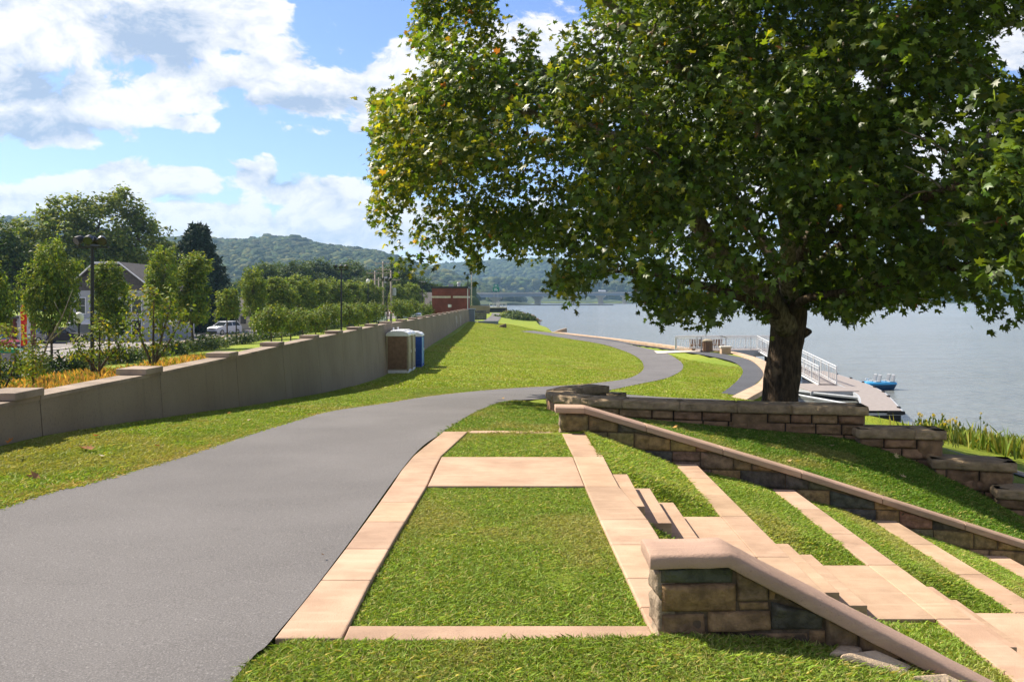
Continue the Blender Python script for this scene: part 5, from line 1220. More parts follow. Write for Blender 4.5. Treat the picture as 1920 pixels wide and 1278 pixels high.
# ---------------------------------------------------------------- reeds, bushes, fallen leaves
def waterside():
    rng = np.random.default_rng(95)
    n = 6500; t = rng.random(n); A = np.array([(14.3, 32.0), (15.6, 28.5), (18.2, 24.0), (21, 20.5)])
    x = np.interp(t, [0, .33, .66, 1], A[:, 0]) + rng.normal(size=n) * .75 + .3; y = np.interp(t, [0, .33, .66, 1], A[:, 1]) + rng.normal(size=n) * .75
    k = t > .18; x, y, t = x[k], y[k], t[k]; n = len(x)
    z = np.maximum(H(x, y), WATER - .1); h = rng.uniform(.3, .62, n) * (1 + .35 * t); lx, ly = rng.normal(size=n) * .16, rng.normal(size=n) * .16; a = rng.uniform(0, 6.28, n); w = .035
    ca, sa = np.cos(a) * w, np.sin(a) * w
    V = np.stack([np.stack([x - ca, y - sa, z], 1), np.stack([x + ca, y + sa, z], 1), np.stack([x + lx * .5 + ca, y + ly * .5 + sa, z + h * .6], 1), np.stack([x + lx, y + ly, z + h], 1), np.stack([x + lx * .5 - ca, y + ly * .5 - sa, z + h * .6], 1)], 1).reshape(-1, 3)
    F5 = np.arange(n)[:, None] * 5 + np.arange(5)[None]; C1 = np.repeat(colset(n, rng, (.17, .24, .04), .25, (.36, .33, .08), .25), 5, axis=0)
    tag(obj("reeds", mesh_np("reeds", V, F5, C1), M['blade']), "tall leafy green reeds along the water edge", "reeds", kind='stuff')
    # yellow flowering stems
    root = empty("flower_clump", (0, 0, 0), "loose clump of yellow daisy flowers on thin stems by the water", "flowers")
    for i in range(20):
        st, cl = MB(), MB(); u, v0 = rng.uniform(1715, 1800), rng.uniform(772, 796); d = rng.uniform(26, 28); p = P(u + (50 if i > 16 else 0), v0, d); g = float(H([p[0]], [d])[0])
        st.tube([(p[0] + rng.normal() * .1, d, g), (p[0], d, (g + p[2]) / 2), p], [.012, .010, .006], 4, (.10, .13, .03), cap=False)
        for k in range(3):
            q = np.array((p[0], d, g)) * .3 + np.array(p) * .7; q = q + rng.normal(size=3) * .1; st.add([q, q + np.array((.08, 0, .05)), q + np.array((.02, 0, .13))], [(0, 1, 2)], (.10, .14, .03))
        r = rng.uniform(.022, .045)
        for k in range(7):
            a = k * 6.283 / 7; c1 = (p[0] + r * 1.5 * math.cos(a - .3), d - .02, p[2] + r * 1.5 * math.sin(a - .3)); c2 = (p[0] + r * 1.5 * math.cos(a + .3), d - .02, p[2] + r * 1.5 * math.sin(a + .3)); cl.add([p, c1, c2], [(0, 1, 2)], (.82, .62, .05))
        cl.add([(p[0] - r * .4, d - .03, p[2] - r * .4), (p[0] + r * .4, d - .03, p[2] - r * .4), (p[0], d - .03, p[2] + r * .5)], [(0, 1, 2)], (.12, .06, .02))
        so = st.build("stem", M['blade'], root); cl.build("blossom", M['blade'], so)
    # big bushes on the bank
    def bush(x, y, rx, ry, rz, n, leaf, base, alt, pa, label, seed, z=None):
        r = np.random.default_rng(seed); d = r.normal(size=(n, 3)); d /= np.linalg.norm(d, axis=1)[:, None]; d[:, 2] = np.abs(d[:, 2])
        z = float(H([x], [y])[0]) if z is None else z
        c = np.array([x, y, z]) + d * np.array([rx, ry, rz]) * (r.uniform(.75, 1.05, n) * (1 + .25 * vnoise(d, 2.6, seed)))[:, None]
        V, Fc, Cc = kite_leaves(c, r.uniform(.6, 1.3, n) * leaf, colset(n, r, base, .28, alt, pa), r, .6, d)
        tag(obj("bush", mesh_np("bush", V, Fc, Cc), M['leaf']), label, "bush", "bushes on the river bank")
    bush(*at_u(961, 185), 4.4, 10, 2.9, 5200, .55, (.050, .085, .022), (.09, .12, .03), .3, "large dark green bush on the bank beside the water", 1, z=-4.0)
    bush(*at_u(986, 190), 2.6, 8, 2.7, 3000, .5, (.040, .07, .02), (.08, .11, .03), .3, "dark bush overhanging the water's edge", 2, z=-4.2)
    bush(*at_u(975, 215), 4.5, 6, 2.6, 2600, .5, (.22, .10, .03), (.10, .13, .03), .45, "reddish brown bush behind the large green bush", 3, z=-4.2)
    bush(*at_u(958, 245), 5, 10, 2.6, 2600, .6, (.10, .13, .03), (.2, .16, .04), .2, "yellow green bush farthest along the bank", 4, z=-4.2)
    bush(*at_u(1195, 91), .01, .01, .01, 3, .02, (.05, .08, .02), (.1, .1, .03), .2, "x", 5) if False else None
    # fallen leaves: one flat curled leaf each
    spots = [(182, 822, .10, (.45, .05, .02)), (160, 848, .14, (.30, .14, .06)), (172, 850, .12, (.33, .16, .08)), (72, 897, .13, (.35, .18, .10)), (40, 862, .09, (.6, .55, .5)), (14, 838, .1, (.5, .2, .06)), (190, 862, .09, (.6, .52, .42)), (300, 842, .08, (.25, .10, .04)), (470, 790, .1, (.45, .35, .25)), (428, 779, .08, (.4, .15, .05)), (1262, 805, .12, (.55, .30, .10)), (1372, 845, .11, (.6, .5, .36)), (1560, 840, .13, (.6, .5, .36)), (1680, 863, .12, (.5, .4, .2)), (1700, 900, .12, (.55, .42, .25)), (945, 750, .07, (.5, .3, .1)), (1480, 870, .10, (.55, .36, .2)), (608, 1052, .035, (.2, .12, .07)), (880, 818, .05, (.35, .22, .12))]
    for i, (u, v, s, c) in enumerate(spots):
        p = T(u, v) if not (u == 880) else Q(u, v, .02); r = np.random.default_rng(i)
        c0 = np.array([[p[0], p[1], p[2] + .045]]); u_, v_, n_ = frames(1, r, 3.0)
        k = len(LEAF5); pts = [c0 + v_ * .42 * s] + [c0 + (u_ * a + v_ * b + n_ * (.35 * abs(a) + .2 * b * b)) * s for a, b in LEAF5]
        V = np.stack(pts, 1).reshape(-1, 3); tri = np.array([(0, 1 + j, 1 + (j + 1) % k) for j in range(k)])
        where = "on the verge beside the flood wall" if u < 500 else ("on the shaded bank by the seat wall" if u > 1200 else "beside the planter kerb")
        kind_ = "bright red" if c[0] > .4 and c[1] < .1 else ("pale dry" if c[1] > .3 else "brown curled")
        tag(obj("fallen_leaf", mesh_np("fallen_leaf", V, tri, np.tile(np.array(c), (len(V), 1))), M['dry_leaf']), f"{kind_} fallen leaf lying in the grass {where}" if u != 608 else "small brown fallen leaf on the asphalt path edge", "leaf", f"{kind_} fallen leaves {where}")
waterside()

# ---------------------------------------------------------------- wooded hills and the far bank
def ico(sub):
    import bmesh
    bm = bmesh.new(); bmesh.ops.create_icosphere(bm, subdivisions=sub, radius=1.0); V = np.array([v.co[:] for v in bm.verts]); Fc = np.array([[v.index for v in f.verts] for f in bm.faces]); bm.free(); return V, Fc
IV, IF = ico(2)
def canopy(name, c, r, base, alt, pa, label, seed, flat=.8, colnoise=.004):
    rng = np.random.default_rng(seed); n = len(c); k = len(IV)
    jit = 1 + rng.normal(0, .17, (n, k)); jit = np.clip(jit, .6, 1.4)
    rot = rng.uniform(0, 6.28, n); ca, sa = np.cos(rot)[:, None], np.sin(rot)[:, None]
    bx = IV[None, :, 0] * ca - IV[None, :, 1] * sa; by = IV[None, :, 0] * sa + IV[None, :, 1] * ca; bz = np.repeat(IV[None, :, 2], n, 0)
    s = r[:, None] * jit
    V = np.stack([c[:, 0:1] + bx * s, c[:, 1:2] + by * s, c[:, 2:3] + bz * s * flat], 2).reshape(-1, 3)
    Fc = (np.arange(n)[:, None, None] * k + IF[None]).reshape(-1, 3)
    cols = colset(n, rng, base, .26, alt, pa) * (1 + .35 * vnoise(c, colnoise, 3))[:, None]
    o = obj(name, mesh_np(name, V, Fc, np.repeat(cols, k, axis=0)), M['forest_leaf']); tag(o, label, "forest", kind='stuff')
def hills():
    rng = np.random.default_rng(99)
    def ridge(label, prof, d0, d1, zb, n, rad, base, alt, pa, seed, u0=-700, u1=2500, pw=1.0):
        pu = np.array([p[0] for p in prof]); pv = np.array([p[1] for p in prof])
        def hz(u, t):
            zc = EYE + (V0 - np.interp(u, pu, pv)) / F * d1
            relief = vnoise(np.stack([u * .012, t * 3.0, u * 0], 1), 1.0, seed) * .10 * np.sin(np.pi * np.clip(t, 0, 1))
            return zb + (zc - rad * 3.3 - zb) * np.clip(np.sin(np.clip(t, 0, 1) * np.pi / 2) ** pw + relief, 0, 1.05) * np.where(t > 1, 1 - (t - 1) * 1.6, 1)
        U, Tt = np.meshgrid(np.linspace(u0, u1, 90), np.linspace(0, 1.5, 22)); U, Tt = U.ravel(), Tt.ravel(); D = d0 + (d1 - d0) * Tt
        V = np.stack([(U - U0) / F * D, D, hz(U, Tt)], 1); V[Tt == 0, 2] = -3.5; ii = (np.arange(21)[:, None] * 90 + np.arange(89)[None]).ravel()
        tag(obj("hill", mesh_np("hill", V, np.stack([ii, ii + 1, ii + 91, ii + 90], 1), smooth=True), M['hill_soil']), label, "hill", kind='structure')
        u = rng.uniform(u0, u1, n); t = np.sqrt(rng.uniform(0, 1.12 ** 2, n)); vis = np.ones(n, bool)
        vis &= (u > -250) & (u < 2250); u, t = u[vis], t[vis]; D = d0 + (d1 - d0) * t
        c = np.stack([(u - U0) / F * D, D, hz(u, t) + rad * .25], 1); r = rad * np.exp(rng.normal(0, .28, len(c)))
        return c, r
    P1 = [(-700, 395), (0, 402), (60, 405), (130, 418), (200, 432), (300, 442), (400, 446), (500, 443), (560, 445), (600, 449), (650, 457), (700, 462), (740, 474), (790, 492), (850, 508), (930, 530), (1000, 555), (1060, 575), (2500, 600)]
    c, r = ridge("nearer wooded hillside rising behind the town", P1, 950, 1750, -3, 36000, 5.0, (.062, .085, .022), (.10, .115, .03), .25, 5, u1=1150)
    k = c[:, 2] > 1; canopy("hill_forest", c[k], r[k], (.045, .068, .02), (.11, .115, .03), .22, "leafy forest covering the nearer hillside", 5)
    P2 = [(-700, 520), (500, 520), (690, 510), (800, 492), (870, 484), (950, 480), (1000, 478), (1040, 476), (1100, 486), (1190, 505), (1300, 522), (1420, 536), (1560, 544), (1700, 540), (1800, 528), (1870, 508), (1930, 492), (2050, 480), (2500, 470)]
    c, r = ridge("blue hazy wooded ridge far beyond the bridge", P2, 1950, 2900, -3, 20000, 8.0, (.05, .075, .022), (.08, .10, .03), .2, 8, u0=400)
    k = c[:, 2] > 6; canopy("hill_forest", c[k], r[k], (.05, .075, .022), (.08, .10, .03), .2, "forest covering the far blue ridge", 8)
    # far bank: low woods on the river plain
    n = 3800; u = rng.uniform(560, 2250, n); d = rng.uniform(1600, 1900, n); h = rng.uniform(2, 20, n)
    prof = np.interp(u, [560, 700, 800, 880, 950, 1100, 1200, 1500, 1700, 2250], [535, 532, 528, 522, 520, 524, 532, 546, 548, 546])
    zt = EYE + (V0 - prof) / F * d; c = np.stack([(u - U0) / F * d, d, -2 + (zt - 4 + 2) * rng.uniform(.15, 1, n) ** .6], 1)
    canopy("bank_woods", c, 6.0 * np.exp(rng.normal(0, .3, n)), (.07, .10, .028), (.12, .13, .035), .3, "low green woods on the flat beyond the bridge", 13)
    # trees between town and hill
    n = 1500; u = rng.uniform(-200, 900, n); d = rng.uniform(330, 900, n); c = np.stack([(u - U0) / F * d, d, -3 + rng.uniform(1, 9, n)], 1)
    k = c[:, 0] < -15 - (d - 300) * .04; canopy("town_trees", c[k], 4.2 * np.exp(rng.normal(0, .25, k.sum())), (.05, .08, .022), (.09, .11, .03), .25, "mass of green trees between the town and the hill", 14)
hills()
# ---------------------------------------------------------------- portable toilets
def toilet(x, y, z, panel, side, label, s=1.0):
    root = empty("portable_toilet", (x, y, z), label, "portable toilet", "portable toilets by the wall"); W, D, Hh = .56, .58, 1.86
    b = MB(); b.box(-W, W, -D, D, .10, Hh)
    for k in (-W, W):
        for q in (-D, D): b.box(k - .045, k + .045, q - .045, q + .045, .06, Hh + .02)
    b.build("body", M[side], root, bevel=.012)
    p = MB(); p.box(-W + .06, W - .06, -D - .022, -D - .003, .16, Hh - .03)
    for k in (-.22, 0, .22): p.box(k - .025, k + .025, -D - .036, -D - .0225, .55, 1.12)
    p.add([(-.36, -D - .036, 1.12), (.36, -D - .036, 1.12), (.28, -D - .036, 1.20), (-.28, -D - .036, 1.20), (-.36, -D - .02, 1.12), (.36, -D - .02, 1.12), (.28, -D - .02, 1.20), (-.28, -D - .02, 1.20)], [(0, 1, 2, 3), (3, 2, 6, 7), (1, 0, 4, 5), (0, 3, 7, 4), (2, 1, 5, 6)])
    for a, c in (((-.42, .46), (.42, .24)), ((-.42, .24), (.42, .46))): p.tube([(a[0], -D - .026, a[1]), (c[0], -D - .026, c[1])], .018, 5)
    p.build("side_panel", M[panel], root, bevel=.006)
    dr = MB(); dr.box(W + .003, W + .028, -D + .10, D - .10, .18, Hh - .06); dr.box(W + .0285, W + .04, -D + .2, D - .2, .3, .9); dr.box(W + .0285, W + .04, -D + .2, D - .2, 1.0, 1.55)
    d = dr.build("door", M[side if side != 'blue_plastic' else 'light_blue_plastic'], root, bevel=.006)
    h = MB(); h.box(W + .04, W + .07, D - .24, D - .17, .95, 1.12); h.build("handle", M['white_plastic'], d)
    r = MB(); n = 9; sec = [(-W - .05, 0), (-W - .05, .10)] + [(math.cos(a) * (W + .02), .12 + math.sin(a) * .17) for a in np.linspace(math.pi, 0, n)] + [(W + .05, .10), (W + .05, 0)]
    r.hexa([(p_[0] * 1.0, D + .05, Hh + .0 + p_[1]) for p_ in sec], [(p_[0], -D - .05, Hh + p_[1]) for p_ in sec])
    for k in (-.3, -.1, .1, .3): r.tube([(-W + .05, k, Hh + .17), (-.3, k, Hh + .285), (.3, k, Hh + .285), (W - .05, k, Hh + .17)], .03, 6)
    rf = r.build("roof", M['white_plastic'], root, bevel=.015)
    v = MB(); v.tube([(-.35, .35, Hh + .2), (-.35, .35, Hh + .42)], .05, 8); v.build("vent_pipe", M['white_plastic'], rf)
    k = MB(); k.box(-W - .04, W + .04, -D - .04, D + .04, -.12, .09); k.build("base", M['white_plastic' if side != 'blue_plastic' else 'blue_plastic'], root, bevel=.02)
    root.scale = (.93 * s, 1, .95 * s); return root
toilet(-5.66, 42.7, -1.86, 'brown_plastic', 'tan_plastic', "tan portable toilet with brown side panel and white roof by the wall")
toilet(-5.62, 44.1, -1.88, 'tan_plastic', 'tan_plastic', "tan portable toilet squeezed between the brown panelled one and the blue one")
toilet(-5.33, 46.1, -1.90, 'blue_plastic', 'blue_plastic', "bright blue portable toilet with white roof at the end of the group", .93)

# ---------------------------------------------------------------- poles and lamps
def flood_pole(u, d, vtop, label, nheads=4):
    x = at_u(u, d)[0]; z0 = float(H([x], [d])[0]); zt = EYE + (V0 - vtop) / F * d
    root = empty("floodlight_pole", (x, d, z0), label, "light pole", "floodlight poles behind the wall"); h = zt - z0
    p = MB(); p.tube([(0, 0, -.3), (0, 0, h - .38)], [.075, .06], 12); p.box(-.14, .14, -.14, .14, -.1, .12); p.build("post", M['black_metal'], root, smooth=False)
    c = MB(); c.box(-.58, .58, -.035, .035, h - .40, h - .33); c.box(-.035, .035, -.45, .45, h - .328, h - .26); c.build("crossbar", M['black_metal'], root)
    for i, (dx, dy) in enumerate(((-.42, -.05), (.36, -.05), (.08, -.38), (-.12, .34))[:nheads]):
        f = MB(); f.tube([(dx, dy, h - .33), (dx, dy, h - .2)], .03, 6); t = Vector((dx * .8, -.6 if dy < 0 else .5, -.35)).normalized()
        c0 = Vector((dx, dy, h - .1)); f.tube([c0 - t * .17, c0 - t * .1, c0 + t * .02, c0 + t * .15], [.06, .12, .15, .165], 12)
        hd = f.build("floodlight", M['black_metal'], root, smooth=False)
        l = MB(); l.tube([c0 + t * .151, c0 + t * .156], [.14, .14], 12); l.build("lens", M['glass'], hd)
flood_pole(173, 30, 444, "tall black floodlight pole with four lamps among the young trees")
flood_pole(640, 67.5, 497, "black floodlight pole standing over the middle of the flood wall")
flood_pole(725.5, 94, 521, "black floodlight pole in front of the wooden utility poles")
flood_pole(792, 128, 528, "small distant floodlight pole next to the brick building")
flood_pole(877.5, 121, 510, "floodlight pole behind the corner of the brick building", 2)
def lantern(u, d, vtop, label, globe=True, flowers=False):
    x = at_u(u, d)[0]; z0 = float(H([x], [d])[0]); zt = EYE + (V0 - vtop) / F * d; h = zt - z0
    root = empty("street_lamp", (x, d, z0), label, "street lamp", "lantern posts along the street")
    p = MB(); p.lathe([(.16, -.2), (.16, .15), (.10, .3), (.06, .9), (.045, h - .75), (.09, h - .7), (.09, h - .62)], n=10); p.build("post", M['black_metal'], root, smooth=False)
    g = MB(); g.lathe([(.08, h - .62), (.22, h - .45), (.26, h - .25), (.20, h - .08), (.05, h)], n=12); g.build("globe", M['lamp_glass'], root, smooth=True)
    if flowers:
        f = MB(); r = random.Random(3)
        for k in range(40): a = Vector((r.gauss(0, .2) - .4, r.gauss(0, .2), h - 1.35 + r.gauss(0, .16))); f.add([a, a + Vector((.12, 0, .05)), a + Vector((.03, .02, .13))], [(0, 1, 2)])
        f.build("flower_basket", M['orange_flower'], root); b = MB(); b.tube([(0, 0, h - 1.0), (-.4, 0, h - 1.0)], .02, 5); b.build("bracket", M['black_metal'], root)
lantern(443, 76, 553, "white globe street lamp with orange flower basket near the white car", True, True)
lantern(325, 61, 596, "short black lamp post in front of the blue grey shopfront")
lantern(148, 47, 585, "black lamp post near the young tree by the floodlight pole")
lantern(690, 112, 523, "globe lamp standing among the far street trees")
def utility(u, d, vtop, label, arms, tr=False):
    x = at_u(u, d)[0]; zt = EYE + (V0 - vtop) / F * d; z0 = -3.0; root = empty("utility_pole", (x, d, z0), label, "utility pole", "wooden utility poles along the street"); h = zt - z0
    p = MB(); p.tube([(0, 0, -.5), (.04, 0, h * .5), (0, 0, h)], [.22, .19, .14], 8); p.build("pole", M['wood_pole'], root, smooth=True)
    for k in range(arms):
        c = MB(); zc = h - .4 - 1.2 * k; c.box(-1.5, 1.5, -.21, -.10, zc - .07, zc + .07); i = c
        for q in (-1.35, -.7, .7, 1.35): i.lathe([(.03, zc + .07), (.06, zc + .14), (.03, zc + .25)], q, -.155, 6)
        c.build("crossarm", M['wood_pole'], root)
    if tr: t = MB(); t.lathe([(.28, h - 4.2), (.33, h - 4.1), (.33, h - 3.0), (.2, h - 2.9)], .55, 0, 10); t.build("transformer", M['grey_metal'], root)
for i, (u, d, v, a, tr, lb) in enumerate(((703, 150, 508, 2, False, "leftmost wooden utility pole of the cluster behind the wall"), (718, 165, 490, 2, True, "tallest wooden utility pole of the cluster, with a transformer"), (710, 190, 520, 1, False, "thin utility pole between the two tall ones"), (733, 142, 507, 2, True, "utility pole at the edge of the sycamore leaves"), (728, 215, 520, 1, False, "most distant utility pole of the cluster"), (722, 240, 524, 1, False, "slim far utility pole beside the transformer pole"), (884, 300, 500, 1, False, "thin tall pole rising behind the brick building"))): utility(u, d, v, lb, a, tr)

# ---------------------------------------------------------------- buildings
def brick_building():
    d = 112; x0, x1 = at_u(810, d)[0], at_u(876, d)[0]; zt = EYE + 25 / F * d; root = empty("brick_building", (x0, d, -2), "flat roofed red brick pump building behind the flood wall", "building"); off = -root.location
    def add(nm, m, fn, par=root, bev=0): b = MB(); fn(b); o = b.build(nm, M[m], par, bevel=bev); o.location = off if par is root else (0, 0, 0); return o
    add("wall", 'brick', lambda b: b.box(x0, x1, d, d + 7, -2.5, zt - .25))
    add("pilaster", 'brick', lambda b: (b.box(x0 + 2.45, x0 + 2.75, d - .06, d - .003, -2.5, zt - .27)))
    add("band", 'pale_concrete', lambda b: (b.box(x0 - .04, x1 + .04, d - .05, d - .003, 1.95, 2.2), b.box(x1 + .003, x1 + .05, d - .05, d + 7, 1.95, 2.2)))
    r = add("roof", 'car_dark', lambda b: b.box(x0 - .12, x1 + .12, d - .12, d + 7.1, zt - .248, zt))
    add("roof_unit", 'grey_metal', lambda b: (b.box(x0 + 2.0, x0 + 2.6, d + 2, d + 3, zt + .002, zt + .40)), r); add("roof_vent", 'white_metal', lambda b: b.lathe([(.2, zt + .002), (.2, zt + .4), (.28, zt + .42), (.2, zt + .62)], x0 + 3.4, d + 2, 10), r)
    add("vent_grille", 'trim_white', lambda b: (b.box(x0 + 2.1, x0 + 2.65, d - .055, d - .003, .72, 1.1), [b.box(x0 + 2.15, x0 + 2.6, d - .07, d - .056, .77 + .075 * k, .81 + .075 * k) for k in range(4)]))
    add("downpipe", 'trim_white', lambda b: b.tube([(x1 + .06, d - .02, -2), (x1 + .06, d - .02, zt - .3)], .05, 6))
brick_building()
def house():
    d = 96; root = empty("house", (-45, d, -3), "two storey white gabled house with grey shingle roof behind the street trees", "house"); off = -root.location
    def add(nm, m, b, par=root): o = b.build(nm, M[m], par); o.location = off if par is root else (0, 0, 0); return o
    xa, xb, zr, ze = -50.0, -40.2, 5.85, 2.7; cx = -45.4
    b = MB(); g = [(xa, -3.2), (xb, -3.2), (xb, ze), (cx + 1.35, zr - .25), (cx - 1.35, zr - .25), (xa, ze)]; b.hexa([(x, d + 12, z) for x, z in g], [(x, d, z) for x, z in g]); w = add("wall", 'white_siding', b)
    r = MB()
    for s in (-1, 1):
        e = xa - .5 if s < 0 else xb + .5; k = cx + s * 1.4
        r.hexa([(e, d - .5, ze - .35), (e, d + 12.4, ze - .35), (k, d + 12.4, zr - .15), (k, d - .5, zr - .15)][::s], [(e, d - .5, ze - .1), (e, d + 12.4, ze - .1), (k, d + 12.4, zr + .1), (k, d - .5, zr + .1)][::s])
    r.hexa([(cx - 1.4, d - .5, zr - .15), (cx + 1.4, d - .5, zr - .15), (cx + 1.4, d + 12.4, zr - .15), (cx - 1.4, d + 12.4, zr - .15)], [(cx - 1.4, d - .5, zr + .1), (cx + 1.4, d - .5, zr + .1), (cx + 1.4, d + 12.4, zr + .1), (cx - 1.4, d + 12.4, zr + .1)])
    # grey shingled gable front
    r.add([(xa + .1, d - .03, ze + .05), (xb - .1, d - .03, ze + .05), (cx + 1.3, d - .03, zr - .2), (cx - 1.3, d - .03, zr - .2)], [(0, 1, 2, 3)])
    rf = add("roof", 'roof_shingle', r)
    rt = MB(); rt.box(cx - 1.45, cx + 1.45, d - .56, d - .503, zr - .12, zr + .12); rt.tube([(xa - .5, d - .53, ze - .2), (cx - 1.4, d - .53, zr)], .08, 5); rt.tube([(xb + .5, d - .53, ze - .2), (cx + 1.4, d - .53, zr)], .08, 5); add("roof_trim", 'trim_white', rt)
    for (x, z0, z1) in ((-48.5, .2, 1.9), (-45.5, .2, 1.9), (-42.2, .2, 1.9), (-42.2, -2.2, -.6)):
        f = MB(); f.box(x - .6, x + .6, d - .08, d - .003, z0 - .1, z1 + .1); o = add("window", 'trim_white', f); p = MB(); p.box(x - .5, x + .5, d - .10, d - .082, z0, (z0 + z1) / 2 - .03); p.box(x - .5, x + .5, d - .10, d - .082, (z0 + z1) / 2 + .03, z1); p.build("pane", M['glass'], o)
    f = MB(); f.box(-44.3, -43.2, d - .07, d - .003, -3, -.8); o = add("door", 'trim_white', f)
    s = MB(); s.hexa([(-49, d - 2.2, -1.0), (-44.5, d - 2.2, -1.0), (-44.5, d - .003, -.55), (-49, d - .003, -.55)], [(-49, d - 2.2, -.85), (-44.5, d - 2.2, -.85), (-44.5, d - .003, -.4), (-49, d - .003, -.4)]); s.box(-48.9, -48.75, d - 2.1, d - 1.95, -3, -1.0); s.box(-44.75, -44.6, d - 2.1, d - 1.95, -3, -1.0); add("porch_roof", 'trim_white', s)
house()
def shop():
    d = 118; x0, x1, xm = at_u(306, d)[0], at_u(412, d)[0], at_u(374, d)[0]; root = empty("shop_building", (x0, d, -3), "low blue grey shopfront with big windows and tan porch", "shop"); off = -root.location
    def add(nm, m, b, par=root): o = b.build(nm, M[m], par); o.location = off if par is root else (0, 0, 0); return o
    b = MB(); b.box(x0, xm, d, d + 9, -3.2, .75); add("wall", 'blue_siding', b)
    b = MB(); b.box(xm + .003, x1, d + .4, d + 9, -3.2, .8); add("side_wall", 'tan_siding', b)
    for i in range(4):
        a = x0 + .4 + i * 1.14; f = MB(); f.box(a, a + 1.0, d - .07, d - .003, -2.3, .25); o = add("shop_window", 'trim_white' if i != 1 else 'blue_siding', f); p = MB(); p.box(a + .07, a + .93, d - .09, d - .072, -2.2, -.45); p.box(a + .07, a + .93, d - .09, d - .072, -.38, .17); p.build("pane", M['glass'], o)
    f = MB(); f.box(xm + .9, xm + 1.7, d + .33, d + .397, -2.9, -.5); o = add("door", 'trim_white', f)
    for x in (xm + .35, x1 - .4):
        c = MB(); c.lathe([(.2, -1.6), (.17, .1), (.24, .12), (.24, .3)], x, d - .6, 8); o = add("column", 'trim_white', c); k = MB(); k.box(x - .32, x + .32, d - .92, d - .28, -3.1, -1.603); k.build("brick_base", M['brick'], o)
    k = MB(); k.box(xm + .1, x1, d - .9, d + .39, -3.1, -2.6); add("porch_floor", 'brick', k)
    r = MB(); r.box(x0 - .3, xm + .1, d - .9, d + 9.2, .752, 1.0); r.hexa([(xm - .1, d - 1.1, .4), (x1 + .4, d - 1.1, .4), (x1 + .4, d + 5, 1.6), (xm - .1, d + 5, 1.6)], [(xm - .1, d - 1.1, .62), (x1 + .4, d - 1.1, .62), (x1 + .4, d + 5, 2.2), (xm - .1, d + 5, 2.2)]); add("roof", 'roof_shingle', r)
shop()
def shed():
    d = 82; x0, x1 = at_u(-60, d)[0], at_u(24, d)[0]; root = empty("red_shed", (x0, d, -3), "small red brick kiosk at the picture edge across the street", "kiosk"); off = -root.location
    for nm, m, a in (("wall", 'brick', (x0, x1, d, d + 4, -3.2, -.1)), ("roof", 'roof_shingle', (x0 - .3, x1 + .3, d - .3, d + 4.3, -.098, .15)), ("counter", 'red_paint', (x0 + .2, x1 - .1, d - .3, d - .003, -2.2, -2.0))): b = MB(); b.box(*a); o = b.build(nm, M[m], root); o.location = off
    b = MB(); b.box(x1 + .1, x1 + 1.3, d + .5, d + .7, -3.2, .1); [b.box(x1 + .1, x1 + 1.3, d + .35, d + .499, -2.6 + .7 * k, -2.5 + .7 * k) for k in range(4)]
    tag(b.build("display_rack", M['white_metal']), "white shelf rack standing behind the red feather banner", "rack")
shed()
for i, (u, d, w, h, lb) in enumerate(((600, 205, 9, 3.6, "pale house front half hidden beyond the far street trees"), (668, 185, 8, 4.2, "grey roofed white house behind the second row of round trees"), (795, 190, 10, 4.4, "white roofed low building behind the small distant floodlight pole"), (770, 165, 6, 2.6, "low white building showing between the trunks behind the wall"), (455, 130, 7, 3.0, "low dark red and white house front beyond the white car"))):
    x = at_u(u, d)[0]; root = empty("house", (x, d, -3), lb, "house", "houses far along the street"); b = MB(); b.box(-w / 2, w / 2, 0, 7, -.3, h); b.build("wall", M['white_siding' if i != 4 else 'tan_siding'], root)
    r = MB(); r.hexa([(-w / 2 - .4, -.4, h + .003), (w / 2 + .4, -.4, h + .003), (w / 2 + .4, 7.4, h + .003), (-w / 2 - .4, 7.4, h + .003)], [(-w / 2 - .4, 3.3, h + 2), (w / 2 + .4, 3.3, h + 2), (w / 2 + .4, 3.7, h + 2), (-w / 2 - .4, 3.7, h + 2)]); r.build("roof", M['roof_shingle'], root)
    f = MB()
    for k in range(3): q = -w / 2 + w * (k + .5) / 3; f.box(q - .5, q + .5, -.05, -.003, h * .35, h * .75)
    f.build("window", M['glass'], root)

